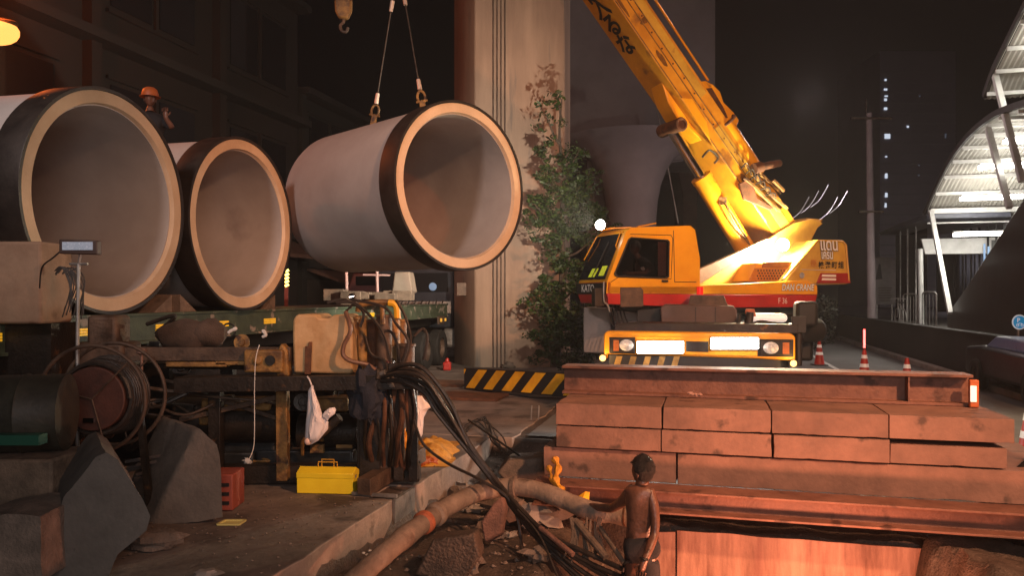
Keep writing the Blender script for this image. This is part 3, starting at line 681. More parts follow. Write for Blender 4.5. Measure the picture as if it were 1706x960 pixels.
# pale side plate and stiffener lines on near face
mb = MB(); mb.prism([BP(-.6, .2, .004), BP(2.3, .2, .004), BP(2.3, .38, .004), BP(-.6, .42, .004)], Lf*.008); obj('side_doubler', mb, yel_pale, bm0)
mb = MB(); mb.prism([BP(2.9, .34, .004), BP(LB+.6, .34, .004), BP(LB+.6, .5, .004), BP(2.9, .5, .004)], Lf*.012); obj('side_rail', mb, yel_pale, bm0, bevel=.004)
for n0 in (.02, .22, .33):
    mb = MB(); mb.tube([BP(.3, n0, .012), BP(LB+.8, n0, .012)], .008, 6); obj('weld_seam', mb, rust_y, bm0)
mb = MB()
for k in range(4): mb.tube(spline([BP(1.5+.2*k, .5+.03*k, -.1-.1*k), BP(3, .60, -.1-.1*k), BP(5, .585, -.12-.1*k), BP(LB+.6, .59, -.1-.1*k)], 6), .012, 6)
obj('boom_hose', mb, hose_m, bm0)
for k in range(16):
    mb = MB(); c = BP(.4+.33*k, .275+.02*math.sin(k*5), .004); mb.lathe([(0, .012), (.016, .012), (.018, 0)], c, Lf, 6); obj('bolt', mb, rust, bm0)
for k, (s0, n0, ln, hh) in enumerate(((1.1, .06, .5, .09), (3.9, .08, .35, .06), (4.6, .16, .12, .14), (2.6, .05, .2, .05), (5.1, .04, .6, .04))):
    mb = MB(); m_ = 14; pts = []
    for q_ in range(m_): a = 2*math.pi*q_/m_; rr = 1+.35*noise.noise(V3((math.cos(a)*2, math.sin(a)*2, k*3))); pts.append(BP(s0+math.cos(a)*ln*.5*rr, n0+hh+math.sin(a)*hh*.8*rr, .002))
    mb.prism(pts, Lf*.002); obj('grease_patch', mb, mat('dark boom grease', (.10, .045, .012), (.2, .085, .015), 18, .35), bm0)
# lift-cylinder bracket under the boom
mb = MB(); mb.prism([BP(3.55, -.0, -.18), BP(3.2, -.13, -.18), BP(2.9, -.16, -.18), BP(2.25, -.0, -.18)], Lf*-.4); br = obj('cylinder_bracket', mb, yel, bm0, bevel=.02)
mb = MB(); mb.prism([BP(3.15, .0, .003), BP(2.2, .0, .003), BP(2.5, .16, .003), BP(3.0, .18, .003)], Lf*.02); obj('bracket_cheek', mb, yel, bm0, bevel=.01)
pin = sp(1118, 213, tb-.38)
mb = MB(); mb.cyl(pin+Lf*.32, pin-Lf*.32, .12, n=20); mb.tube([pin+Lf*.33+(bd*math.cos(q)+bn*math.sin(q))*.1 for q in [2*math.pi*k/14 for k in range(14)]], .03, 6, closed=True); obj('lift_pin', mb, rust, bm0)
cfoot = sp(1252, 432, 0.0)
cdv = (pin-cfoot).normalized(); cl_ = (pin-cfoot).length
mb = MB(); mb.cyl(cfoot, cfoot+cdv*(cl_*.62), .185, n=28); mb.cyl(cfoot+cdv*(cl_*.61), cfoot+cdv*(cl_*.64), .2, n=28); cy_ = obj('lift_cylinder', mb, yel, crane, smooth=40)
mb = MB(); mb.cyl(cfoot+cdv*(cl_*.6), pin, .105, n=24); obj('piston_rod', mb, chrome, cy_)
mb = MB(); sd = Lf
for k in range(2):
    mb.tube(spline([cfoot+cdv*(.35+.1*k)+sd*.2, cfoot+cdv*.6+sd*.22-bd*.06, cfoot+cdv*1.0+sd*.24, cfoot+cdv*(1.15+.15*k)+sd*.2, cfoot+cdv*(1.2+.1*k)-bn*.02+sd*.15], 6), .014, 6)
mb.tube(spline([cfoot+cdv*1.3+sd*.2, cfoot+cdv*1.1+sd*.3+H*.1, cfoot+cdv*.7+sd*.28+H*.12, cfoot+cdv*.3+sd*.2], 6), .016, 6)
mb.box(cfoot+cdv*1.32+sd*.17, (.14, .1, .14)); obj('cylinder_hose', mb, rust_y, cy_)
# top gear: hump, winch cylinder, brackets, rod
def bpx(px, py, t): return sp(px, py, t)
mb = MB(); mb.prism(pl([(1160, 136), (1176, 134), (1188, 140), (1200, 152), (1206, 170), (1222, 186), (1232, 200), (1226, 214), (1205, 200)], tb-.1), Lf*-.5); obj('top_hump', mb, yel, bm0, bevel=.02)
mb = MB(); mb.prism(pl([(1176, 147), (1186, 146), (1206, 180), (1213, 196), (1205, 198)], tb-.09), Lf*-.01); obj('hump_slot', mb, rust, bm0)
mb = MB(); mb.cyl(sp(1206, 205, .25), sp(1262, 290, .25), .155, n=24); obj('top_cylinder', mb, yel, bm0)
mb = MB(); mb.tube([sp(1209+3*math.cos(q)*0, 203, .25)+bn*math.sin(q)*.18+Lf*math.cos(q)*.18 for q in [2*math.pi*k/16 for k in range(16)]], .03, 6, closed=True); mb.tube([sp(1259, 286, .25)+bn*math.sin(q)*.17+Lf*math.cos(q)*.17 for q in [2*math.pi*k/16 for k in range(16)]], .03, 6, closed=True); obj('cylinder_band', mb, rust, bm0)
mb = MB(); mb.cyl(sp(1262, 279, .5), sp(1298, 272, .25), .07, n=16); mb.cyl(sp(1256, 281, .5), sp(1268, 278, .5), .1, n=16); obj('hose_reel_hub', mb, rust, bm0)
mb = MB()
for (a1, b1), (a2, b2) in (((1255, 290), (1290, 330)), ((1262, 284), (1300, 322)), ((1245, 300), (1290, 345)), ((1288, 300), (1306, 318)), ((1276, 318), (1312, 348)), ((1250, 312), (1300, 352)), ((1240, 296), (1262, 318))):
    mb.bar(sp(a1, b1, .42+R.uniform(-.1, .1)), sp(a2, b2, .42+R.uniform(-.1, .1)), .05, .05)
obj('linkage', mb, rust_y, bm0, bevel=.005)
for k in range(6): mb = MB(); mb.tube(spline([sp(1235+8*k, 280+9*k, .46), sp(1245+9*k, 272+10*k, .5), sp(1252+8*k, 292+8*k, .48)], 5), .014, 6); obj('loose_hose', mb, hose_m, bm0)
mb = MB(); mb.tube(spline([sp(1170, 262, .42), sp(1182, 250, .45), sp(1196, 262, .42), sp(1190, 272, .4)], 5), .02, 6); obj('loose_hose', mb, hose_m, bm0)
mb = MB(); mb.prism(pl([(1232, 306), (1252, 296), (1262, 330), (1290, 346), (1284, 350), (1240, 332)], .44), Lf*-.06); obj('latch_plate', mb, rust, bm0, bevel=.01)
mb = MB(); mb.tube([sp(1078, -30, .1), sp(1092, 0, .1), sp(1180, 134, .1)], .022, 8); obj('top_rod', mb, yel, bm0)
mb = MB(); mb.prism(pl([(1086, 22), (1094, 24), (1098, 38), (1090, 34)], .2), Lf*-.1); obj('top_lug', mb, yel, bm0)
# lettering along the underside (reads down the boom)
rdn = -bd
for ch_, py in (('に', 2), ('入', 26), ('る', 56), ('な', 88)):
    px = 1018-60*.5+py*.68
    # point on underside plane (contains A, normal bn)
    d = V3(((px-HX)/F, 1, -(py-HY)/F)); k = (bn.dot(A-V3((0, 0, EYE))))/bn.dot(d); pt = V3((0, 0, EYE))+d*k-bn*.004
    text('lettering', ch_, pt-Lf*.16, Lf, bd, .46, black_txt, bm0, ext=.004, bold=.03)
# boom head sheaves, hoist rope, hook block
tip = BP(LB+3.55, .2, -WB/2)
mb = MB()
for k in (-.15, 0, .15): mb.cyl(tip+Lf*(k-.03), tip+Lf*(k+.03), .26, n=28)
obj('head_sheave', mb, steel_b, crane)
hb = thing('hook_block', hookp, 'hook block above the hanging pipe, carrying both slings', 'hook block')
mb = MB(); mb.box(hookp+Z*.7, (.32, .22, .6)); mb.cyl(hookp+Z*.75+V3((-.19, 0, 0)), hookp+Z*.75+V3((.19, 0, 0)), .22, n=24); obj('block', mb, rust_y, hb, bevel=.03)
mb = MB(); mb.tube(spline([hookp+Z*.42, hookp+Z*.2, hookp+V3((.1, 0, .08)), hookp+V3((.06, 0, -.06)), hookp+V3((-.06, 0, -.06)), hookp+V3((-.1, 0, .06))], 6), .04, 10); obj('hook', mb, steel_b, hb)
mb = MB()
for k in (-.12, 0, .12): mb.cyl(hookp+Z*1.0+V3((k, 0, 0)), tip+V3((k, 0, -.1)), .011, n=6)
obj('hoist_rope', mb, steel_d, crane)
# second small hook at the top edge of the view
hk = P(571, 40, 12.2)
t = thing('auxiliary_hook', hk, 'small rusty hook hanging alone left of the slings at the top edge', 'hook')
mb = MB(); mb.prism([hk+V3((-.14, 0, .42)), hk+V3((.14, 0, .42)), hk+V3((.13, 0, .22)), hk+V3((.07, 0, .1)), hk+V3((-.07, 0, .1)), hk+V3((-.13, 0, .22))], (0, .12, 0)); mb.box(hk+V3((0, .06, .6)), (.26, .16, .4)); obj('weight', mb, rust_y, t, bevel=.03)
mb = MB(); mb.tube(spline([hk+V3((0, .06, .14)), hk+V3((0, .06, .06)), hk+V3((-.05, .06, 0)), hk+V3((-.03, .06, -.08)), hk+V3((.04, .06, -.1)), hk+V3((.07, .06, -.03))], 6), .026, 8); obj('hook', mb, steel_b, t)
mb = MB(); mb.cyl(hk+V3((0, .06, .78)), tip+V3((-.4, .1, .1)), .01, n=6); obj('hoist_rope', mb, steel_d, t)
mb = MB(); mb.bar(tip, tip+V3((-.9, -.1, .25)), .1, .12); obj('jib_stub', mb, yel, crane)
# lamp on the near side of the turret, blazing over the side plate
lp = sp(1304, 408, .78)
mb = MB(); mb.cyl(lp-Lf*.1, lp-Lf*.02, .07, .1, n=20); wl = obj('work_lamp', mb, black, crane)
mb = MB(); mb.ball(lp, .115, 16, (1, 1, 1)); obj('lamp_lens', mb, MT['hot white lamp'], wl)
lamp('POINT', lp+Lf*.08+H*.34-Z*.05, 850, (1, .80, .50), .08)
# blue-white little lamp and red beacon in the middle
mb = MB(); mb.cyl(sp(1166, 491, 1.3), sp(1166, 478, 1.3), .055, n=16); obj('red_beacon', mb, mat('red beacon lens', (.6, .01, .01), None, rough=.2, emit=(1, .02, .01), es=.35), crane)
mb = MB(); mb.box(sp(1172, 497, 1.32), (.22, .03, .07)); mb.ball(sp(1172, 497, 1.34), .05, 10, (1.6, .5, .7)); obj('running_lamp', mb, E('cold running lamp', (.75, .95, 1), 7), crane)

# carrier: built in the site frame, front face at the camera side
cf = P(1167, 495, 11.0); cf.z = 0
def K(a, b, z): return cf+V*a+U*b+Z*z              # a right, b back
def kp(px, py, b=0):                                # pixel on the carrier's front plane
    d = V3(((px-HX)/F, 1, -(py-HY)/F)); k = (U.dot(cf)+b)/U.dot(d); return V3((0, 0, EYE))+d*k
def kplate(name, pts, b, th, m, par=None, bevel=.01, **k):
    mb = MB(); mb.prism([kp(x, y, b) for x, y in pts], U*th); return obj(name, mb, m, par or crane, bevel=bevel, **k)
mb = MB(); mb.box(K(0, 4.2, 1.0), (2.5, 7.6, .28), (V, U, Z)); obj('carrier_deck', mb, steel_d, crane, bevel=.02)
mb = MB(); mb.box(K(-.45, 4.2, .72), (.2, 7.2, .4), (V, U, Z)); mb.box(K(.45, 4.2, .72), (.2, 7.2, .4), (V, U, Z)); obj('carrier_frame', mb, steel_d, crane)
for a1, b1 in ((-1.0, 1.6), (1.0, 1.6), (-1.0, 6.2), (1.0, 6.2)): wheel(crane, K(a1, b1, .62), .62, V*(1 if a1 > 0 else -1), .45)
# bumper: yellow frame with dark recess
ou = [(1006, 600), (1006, 556), (1012, 552), (1320, 556), (1325, 562), (1325, 611)]
mb = MB(); mb.prism([kp(x, y, .0) for x, y in [(1006, 598), (1006, 557), (1011, 552), (1318, 556), (1325, 562), (1325, 608), (1319, 608), (1319, 601), (1262, 598), (1012, 590), (1012, 598)]], U*.35); bp_ = obj('bumper', mb, yel, crane, bevel=.02)
rec = kplate('bumper_recess', [(1015, 589), (1015, 562), (1322, 566), (1322, 595), (1262, 594), (1058, 590)], -.004, .01, dark_m, par=bp_, bevel=0)
kplate('bumper_inner', [(1058, 590), (1058, 561), (1262, 564), (1262, 594)], -.012, .02, yel, par=bp_, bevel=.006)
kplate('grille', [(1143, 586), (1143, 569), (1180, 569.5), (1180, 587)], -.02, .02, black, par=bp_, bevel=.004)
for x0, x1, y0, y1, sg in ((1017, 1058, 563, 588, 1), (1266, 1320, 567, 593, -1)):
    hl = kplate('headlight', [(x0, y1), (x0, y0), (x1, y0+.5), (x1, y1+.5)], -.03, .04, steel_d, par=bp_, bevel=.012)
    mx = (x0*.35+x1*.65) if sg == 1 else (x0*.66+x1*.34)
    cc = kp(mx, (y0+y1)/2, -.034)
    mb = MB(); mb.lathe([(.0, .03), (.06, .022), (.09, .002), (.095, 0)], cc, -U, 24); mb.v = [cc+(p-cc).dot(V)*V*1.1+(p-cc).dot(U)*U+(p-cc).dot(Z)*Z*.9 for p in mb.v]; obj('lens', mb, mat('lit headlamp glass', (.8, .74, .68), (.2, .18, .17), 26, .1, .5, .5, emit=(1, .8, .65), es=.25), hl)
    ax_ = (x0+5, x0+14) if sg == 1 else (x1-16, x1-5)
    kplate('turn_lens', [(ax_[0], y1-3), (ax_[0], y0+4), (ax_[1], y0+4), (ax_[1], y1-3)], -.036, .006, mat('glowing amber lens', (.35, .08, .01), (.2, .05, .01), 20, .3, 0, .2, emit=(1, .3, .03), es=.15), par=hl, bevel=0)
for x0, x1, y0, y1 in ((1061, 1139, 569, 589), (1184, 1264, 563, 582)):
    lbx = kplate('light_bar', [(x0-1, y1+1), (x0-1, y0-1), (x1+1, y0-1), (x1+1, y1+1)], -.06, .04, dark_m, par=bp_, bevel=.01)
    kplate('tube_light', [(x0, y1), (x0, y0), (x1, y0), (x1, y1)], -.085, .022, E('white tube light', (1, .96, .9), 22), par=lbx, bevel=.02)
    lamp('AREA', kp((x0+x1)/2, (y0+y1)/2, -.16), 60, (1, .93, .85), .5, kp((x0+x1)/2, (y0+y1)/2, -3))
for x, y in ((1004, 597), (1322, 606)):
    fl = kplate('fog_lamp', [(x-6, y+5), (x-6, y-5), (x+6, y-5), (x+6, y+5)], -.05, .05, steel_d, par=bp_, bevel=.006)
    mb = MB(); mb.ball(kp(x, y, -.065), .048, 14, (1, .5, 1)); obj('lens', mb, E('amber fog lamp', (1, .55, .16), 3.2), fl)
    lamp('POINT', kp(x, y, -.16), 6, (1, .55, .2), .04)
# hazard plate under the bumper
mb = MB(); sk = kplate('under_skirt', [(1015, 612), (1015, 592), (1140, 594), (1300, 600), (1300, 622), (1140, 618)], .02, .05, dark_m, bevel=0)
for k in range(5): 
    x = 1022+24*k; kplate('hazard_stripe', [(x, 611), (x+5, 594), (x+15, 594), (x+10, 611)], .014, .004, mat('dusty hazard yellow', (.4, .25, .06), (.2, .12, .03), 14, .7), par=sk, bevel=0)
# hood, dark boxes and gear on the deck
kplate('engine_hood', [(1102, 551), (1100, 512), (1108, 507), (1222, 510), (1228, 517), (1229, 553)], .9, 1.4, mat('brown dusty hood', (.10, .065, .055), (.07, .045, .04), 3, .6, .1, .1), bevel=.02)
for x in (1158, 1191): kplate('hood_seam', [(x, 549), (x, 512), (x+1.6, 512), (x+1.6, 549)], .893, .006, black, bevel=0)
kplate('mast_base', [(1190, 512), (1146, 512), (1150, 492), (1206, 492), (1214, 512)], 1.1, .4, steel_b)
kplate('dark_locker', [(1060, 551), (1062, 516), (1100, 514), (1102, 551)], 1.2, .9, dark_m)
kplate('bumper_shelf', [(1022, 553), (1026, 541), (1070, 538), (1330, 541), (1330, 556)], .25, .7, steel_d)
kplate('white_outrigger_box', [(972, 588), (972, 512), (1018, 514), (1018, 590)], 2.0, .6, mat('dull white paint', (.34, .3, .28), (.26, .22, .2), 3, .6), bevel=.02)
kplate('white_cross_tube', [(1022, 536), (1022, 519), (1066, 522), (1066, 536)], 2.1, .4, MT['dull white paint'], bevel=.02)
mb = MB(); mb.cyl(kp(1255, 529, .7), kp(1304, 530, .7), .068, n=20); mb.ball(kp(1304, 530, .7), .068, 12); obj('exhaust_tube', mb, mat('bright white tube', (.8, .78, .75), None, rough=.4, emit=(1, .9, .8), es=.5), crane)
mb = MB(); mb.prism([kp(x, y, .6) for x, y in [(1241, 522), (1243, 515), (1257, 515), (1260, 527), (1246, 530)]], U*.1); obj('orange_cap', mb, orange_p, crane, bevel=.01)
mb = MB(); mb.cyl(kp(1246, 552, .6), kp(1250, 520, .6), .07, .055, n=14); mb.cyl(kp(1228, 552, .5), kp(1232, 524, .5), .03, n=10); obj('filter_canister', mb, steel_d, crane)
for k in range(6): mb = MB(); mb.tube(spline([kp(1236+6*k, 552, .5), kp(1262+6*k, 536+2*k, .5), kp(1288+5*k, 540, .5), kp(1304+5*k, 556, .4)], 6), .018, 6); obj('carrier_hose', mb, hose_m, crane)
for k in range(5): mb = MB(); mb.tube(spline([kp(1012+6*k, 505, 1.4), kp(1016+6*k, 522, 1.3), kp(1020+7*k, 540, 1.0), kp(1040+8*k, 550, .6)], 6), .013, 6); obj('carrier_hose', mb, hose_m, crane)
mb = MB(); mb.cyl(K(1.38, .4, .9), K(1.38, .4, 1.55), .05, n=12); mb.box(K(1.38, .35, 1.5), (.2, .06, .24), (V, U, Z)); obj('side_mirror', mb, black, crane, bevel=.01)
mb = MB(); mb.box(K(1.6, 3.4, 1.2), (.5, 1.8, .8), (V, U, Z)); mb.box(K(1.66, 2.0, 1.62), (.34, .5, .42), (V, U, Z)); mb.cyl(K(1.5, 2.2, 1.3), K(1.95, 2.5, 1.35), .2, n=20); obj('rear_locker', mb, dark_m, crane, bevel=.06)
for a1 in (-1.45, 1.45):
    mb = MB(); mb.box(K(a1, .75, .55), (.5, .4, .5), (V, U, Z)); mb.cyl(K(a1*1.08, .75, .08), K(a1*1.08, .75, .6), .07, n=12); mb.cyl(K(a1*1.08, .75, .0), K(a1*1.08, .75, .08), .22, .16, n=18); obj('outrigger', mb, steel_b, crane, bevel=.01)

# crane operator
hd = sp(1058, 413, .82); nk = hd-Z*.15; ch = nk-Z*.2+V3((.12, 0, 0)); pv = sp(1088, 468, .8)
J = [(pv, (.15, .11)), (ch, (.17, .11)), (nk+V3((.05, 0, 0)), .05), (hd-Z*.08, .05), (ch+Lf*.18+Z*.05, .06), (sp(1076, 455, 1.02), .042), (sp(1050, 456, 1.0), .032), (ch-Lf*.18+Z*.05, .06), (ch-Lf*.2-Z*.2, .042), (ch-Lf*.1-Z*.2+H*.25, .032), (pv+H*.4+Lf*.1, .07), (pv+H*.42-Z*.3+Lf*.1, .05), (pv+H*.4-Lf*.12, .07), (pv+H*.42-Z*.3-Lf*.1, .05)]
Ed = [(0, 1), (1, 2), (2, 3), (1, 4), (4, 5), (5, 6), (1, 7), (7, 8), (8, 9), (0, 10), (10, 11), (0, 12), (12, 13)]
hand(J, Ed, 6, H, Z, .8, 1.0)
op = skin_figure('person', J, Ed, skin_m, label='crane operator in a dark shirt sitting behind the cab side window', category='person')
join_head(op, head_mesh(hd, (H+Lf*.3), Z))
mb = hair_mesh(hd, H+Lf*.3, Z); obj('hair', mb, hair_m, op)
Jn = [(J[i][0], (J[i][1][0]*1.15, J[i][1][1]*1.2) if isinstance(J[i][1], tuple) else J[i][1]*1.3) for i in (0, 1, 2, 4, 5, 7, 8)]
skin_figure('shirt', Jn, [(0, 1), (1, 2), (1, 3), (3, 4), (1, 5), (5, 6)], cloth_d, op)
mb = MB(); q = ch+Lf*.16+H*.05; mb.ball(q, .06, 10, (1, .4, .7), .5, 2); obj('shirt_print', mb, white_p, op)
lamp('POINT', sp(1080, 392, .9), 1.6, (1, .7, .5), .1)

# ---------------- stack of deck panels and beams ----------------
pm0 = MB(); pm0.box((0, 0, .1), (1.0, 2.0, .2)); pm0.box((0, -.98+.015, .1), (.985, .06, .19))
rows = []
def Pu(px, u):                                      # v coordinate seen at column px on the plane u
    x = (px-HX)/F; Y = u/(U.x*x+U.y); return V.x*x*Y+V.y*Y
yaw = math.atan2(V.y, V.x)
cols1 = [925, 1103, 1285, 1482, 1693]; cols2 = [925, 1101, 1287, 1483, 1681]
ordn = ['leftmost', 'second from left', 'third from left', 'rightmost']
for cols, u0, z0, nm in ((cols1, 7.3, .652, 'top row'), (cols2, 7.30, .432, 'second row')):
    for k in range(4):
        va, vb = Pu(cols[k], u0), Pu(cols[k+1], u0)
        dz = -.045 if (k == 3 and nm == 'second row') else 0; th = .206 if not dz else .17
        yw = R.uniform(-.006, .006); av = (V+U*yw).normalized(); au = (U-V*yw).normalized()
        mb = rough_box(S((va+vb)/2, u0+1.0+(.03 if dz else R.uniform(0, .022)), z0+dz*0+th/2-(.0 if not dz else 0)), ((vb-va)*.988, 2.0, th), (av, au, Z), k+len(nm), .05, .0012, .005)
        o = obj('deck_panel', mb, panel_m, bevel=.004, smooth=40, cat='deck panel', group='concrete deck panels in the stack')
        o['label'] = 'rusty red-brown deck panel, %s in the %s of the stack' % (ordn[k], nm)
# third course: two long panels, then the lower I beam
for va, vb, lab, s_ in ((Pu(905, 7.34), Pu(1126, 7.34), 'shorter brown panel at the left of the third course of the stack', .02), (Pu(1129, 7.34), 3.05, 'long brown panel forming the third course of the stack', 0)):
    mb = rough_box(S((va+vb)/2, 8.34+s_, .272), (vb-va, 2.0, .286), (V, U, Z), s_*100+9, .05, .0015, .006); obj('deck_panel', mb, panel_m, bevel=.004, smooth=40, label=lab, cat='deck panel', group='concrete deck panels in the stack')
def hbeam(name, p, q, hgt, wid, m, tf=.018, **k):
    mb = MB(); p = V3(p); q = V3(q); d = (q-p).normalized(); sd = d.cross(Z).normalized(); c = (p+q)/2; L = (q-p).length
    prof = [(-wid/2, 0), (wid/2, 0), (wid/2, tf), (tf*.5, tf), (tf*.5, hgt-tf), (wid/2, hgt-tf), (wid/2, hgt), (-wid/2, hgt), (-wid/2, hgt-tf), (-tf*.5, hgt-tf), (-tf*.5, tf), (-wid/2, tf)]
    mb.prism([p+sd*a+Z*b for a, b in prof], d*L); return mb
va, vb = Pu(936, 8.02), Pu(1622, 8.02)
mb = hbeam('', S(va, 8.17, .862), S(vb, 8.17, .862), .3, .3, beam_m, .028)
ib = obj('steel_beam', mb, beam_m, bevel=.004, label='rusty red steel H beam lying on top of the panel stack', cat='steel beam')
BASE[ib] = BASE[ib]
for vx in (vb-.55,):
    mb = MB(); mb.box(S(vx, 8.1, 1.012), (.016, .13, .262), (V, U, Z)); obj('stiffener', mb, beam_m, ib)
mb = hbeam('', S(-1.62, 7.17, -.0785), S(3.1, 7.17, -.0785), .21, .3, beam_m, .02)
obj('steel_beam', mb, beam_m, bevel=.004, label='lower steel H beam spanning the pit under the stack', cat='steel beam')
mb = hbeam('', S(-1.62, 9.0, -.085), S(3.1, 9.0, -.085), .21, .3, beam_m, .02)
obj('steel_beam', mb, beam_m, bevel=.004, label='steel H beam hidden at the back under the panel stack', cat='steel beam')
# orange reflector/lamp at the beam's right end
e = on_u(1622, 656, 7.98); t = thing('reflector_lamp', e-Z*.15, 'orange and white warning reflector on the right end of the top beam', 'reflector')
mb = MB(); mb.box(e, (.08, .05, .26), (V, U, Z)); obj('housing', mb, orange_p, t, bevel=.01)
mb = MB(); mb.box(e-U*.03-V*.01, (.05, .012, .15), (V, U, Z)); obj('white_reflector', mb, mat('lit reflector', (.8, .75, .7), None, rough=.3, emit=(1, .85, .7), es=.8), t)
# crumpled litter on the row
mb = MB()
for k in range(5): mb.ball(on_u(1150+4*k, 657+R.uniform(-2, 2), 7.7), .022, 8, (1.3, .8, .7), .8, k)
obj('crumpled_paper', mb, mat('pinkish paper', (.5, .3, .24), (.4, .22, .18), 20, .8), label='crumpled pinkish paper on the top panel in front of the beam', cat='litter')

# stained sheet in the pit
mb = MB(); n = 60; va, vb = Pu(1128, 7.42), 3.3; pts = []
for i in range(n+1):
    v = va+(vb-va)*i/n; b = .012*noise.noise(V3((v*2, 0, 0))); pts.append((v, 7.42+b))
vs = []; fs = []
for i, (v, u) in enumerate(pts):
    vs += [S(v, u, -.335+noise.noise(V3((v*3, 1, 0)))*.012), S(v, u, -2.3), S(v, u+.03, -.335), S(v, u+.03, -2.3)]
for i in range(n):
    a, b = 4*i, 4*i+4; fs += [(a, b, b+1, a+1), (a+2, a+3, b+3, b+2), (a, a+2, b+2, b)]
fs += [(0, 1, 3, 2), (4*n, 4*n+2, 4*n+3, 4*n+1)]
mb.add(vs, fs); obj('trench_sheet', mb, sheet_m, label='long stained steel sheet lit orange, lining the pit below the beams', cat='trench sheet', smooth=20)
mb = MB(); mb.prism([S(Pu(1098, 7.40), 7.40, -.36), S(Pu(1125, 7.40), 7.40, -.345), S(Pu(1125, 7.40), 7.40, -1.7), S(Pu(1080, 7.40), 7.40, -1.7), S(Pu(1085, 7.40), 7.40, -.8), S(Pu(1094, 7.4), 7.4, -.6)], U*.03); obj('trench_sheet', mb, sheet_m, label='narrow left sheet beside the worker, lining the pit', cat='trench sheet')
# black tarp hanging over the right end of the beams
def drape(name, rows_, m, thick=.01, sub=1, **k):
    mb = MB(); nr = len(rows_); nc = len(rows_[0]); vs = [p for r in rows_ for p in r]
    mb.add(vs, [(j*nc+i, j*nc+i+1, (j+1)*nc+i+1, (j+1)*nc+i) for j in range(nr-1) for i in range(nc-1)])
    o = obj(name, mb, m, smooth=80, **k); s = o.modifiers.new('solid', 'SOLIDIFY'); s.thickness = thick
    if sub: s2 = o.modifiers.new('sub', 'SUBSURF'); s2.levels = sub; s2.render_levels = sub
    return o
# striped steel beam on the ground
pa = P(783, 640, 15.6); pa.z = .02; pb = P(946, 640, 13.6); pb.z = .12
t = thing('striped_beam', (pa+pb)/2, 'yellow and black striped steel beam lying behind the slab, left of the stack', 'striped beam')
pb2 = pb+(pb-pa)*.8; mb = hbeam('', pa, pb2, .43, .3, dark_m, .02); obj('beam', mb, dark_m, t, bevel=.004)
d = (pb2-pa).normalized(); sd = d.cross(Z).normalized()
if sd.y > 0: sd = -sd
mb = MB(); mb.prism([pa+sd*.156+Z*.0, pb2+sd*.156+Z*.0, pb2+sd*.156+Z*.43, pa+sd*.156+Z*.43], sd*-.004); wp_ = obj('face_plate', mb, dark_m, t)
for k in range(7):
    x = .06+.54*k; mb = MB(); mb.prism([pa+sd*.158+d*x+Z*.03, pa+sd*.158+d*(x+.27)+Z*.03, pa+sd*.158+d*(x+.66)+Z*.41, pa+sd*.158+d*(x+.39)+Z*.41], sd*.003); obj('stripe', mb, hazy, wp_)
mb = MB(); mb.prism([pa+sd*.158+Z*.3, pa+sd*.158+Z*.41, pa+sd*.158+d*.07+Z*.41], sd*.003); obj('stripe', mb, hazy, wp_)
# road plates / boards by the striped beam
for k, (x, y, lab) in enumerate(((700, 640, 'flat dark steel plate on the ground left of the striped beam'), (745, 662, 'rusty steel plate lying in front of the striped beam'))):
    p = G(x, y); mb = MB(); mb.box(p+Z*.03, (2.2, .9, .05), (V, U, Z)); obj('steel_plate', mb, rust, bevel=.006, label=lab, cat='steel plate')
# red object near pier
p = G(745, 618); mb = MB(); mb.box(p+Z*.12, (.2, .2, .22)); mb.cyl(p+Z*.22, p+Z*.33, .06, .04, n=10); obj('jerry_can', mb, red_pl, bevel=.03, label='small red can on the ground left of the pier foot', cat='can')

# ---------------- viaduct piers ----------------
pz = 17
def pier_poly(z): return [P(757, 495, 21.6), P(791, 495, 20.4), P(880, 495, 20.2), P(941, 495, 20.6), P(950, 495, 23.2), P(775, 495, 23.4)]
t = thing('viaduct_pier', P(850, 495, 21.5)-Z*1.9, 'tall pale concrete viaduct pier behind the hanging pipe', 'pier')
mb = MB(); mb.prism([V3((p.x, p.y, -.1)) for p in pier_poly(0)], (0, 0, pz)); obj('shaft', mb, conc_pier, t, bevel=.04)
a0 = P(791, 495, 20.4); b0 = P(880, 495, 20.2)
for k in range(4):
    x = 822+6.5*k; c = a0.lerp(b0, (x-791)/89); c = V3((c.x, c.y-.03, 0)); mb = MB(); mb.cyl(c+Z*0, c+Z*(pz-.2), .018, n=8); obj('drain_pipe', mb, mat('brown drain pipe', (.13, .09, .07), (.08, .055, .045), 3, .7), t)
mb = MB(); mb.box(P(772, 482, 20.9), (.35, .02, .35)); obj('cover_plate', mb, rubble_m, t)
# second pier, farther, with flared head
Yp = 33.0
t = thing('viaduct_pier', V3((P(1060, 495, Yp).x, Yp, 0)), 'dark flared viaduct pier behind the cab of the crane', 'pier')
def PX(l): return [V3(P(x, y, Yp)) for x, y in l]
mb = MB(); prof = [(978, 590), (978, 262), (935, 262), (935, -300), (1192, -300), (1192, 262), (1108, 272), (1106, 285), (1095, 318), (1088, 360), (1088, 590)]
mb.prism(PX(prof), (0, 3.2, 0)); obj('shaft', mb, conc_far, t, bevel=.05)
mb = MB(); mb.box(P(1064, 262, Yp)+V3((0, 1.6, 0)), (6.9, 3.5, .25)); obj('head_ledge', mb, conc_far, t)
cc = P(1052, 495, 31.2); mb = MB(); prf = [(1.0, 0), (1.0, 5.0), (1.06, 5.8), (1.2, 6.5), (1.42, 7.1), (1.75, 7.6), (2.3, 8.0), (3.0, 8.3)]; mb.lathe(prf, V3((cc.x, cc.y, 0)), Z, 40); obj('flared_column', mb, mat('pale far concrete', (.30, .25, .26), (.24, .20, .21), .6, .9, bump=.05), t)
Yp = 46.0
t = thing('viaduct_pier', V3((P(1145, 495, Yp).x, Yp, 0)), 'farthest slim reddish viaduct pier, seen right of the flared one', 'pier')
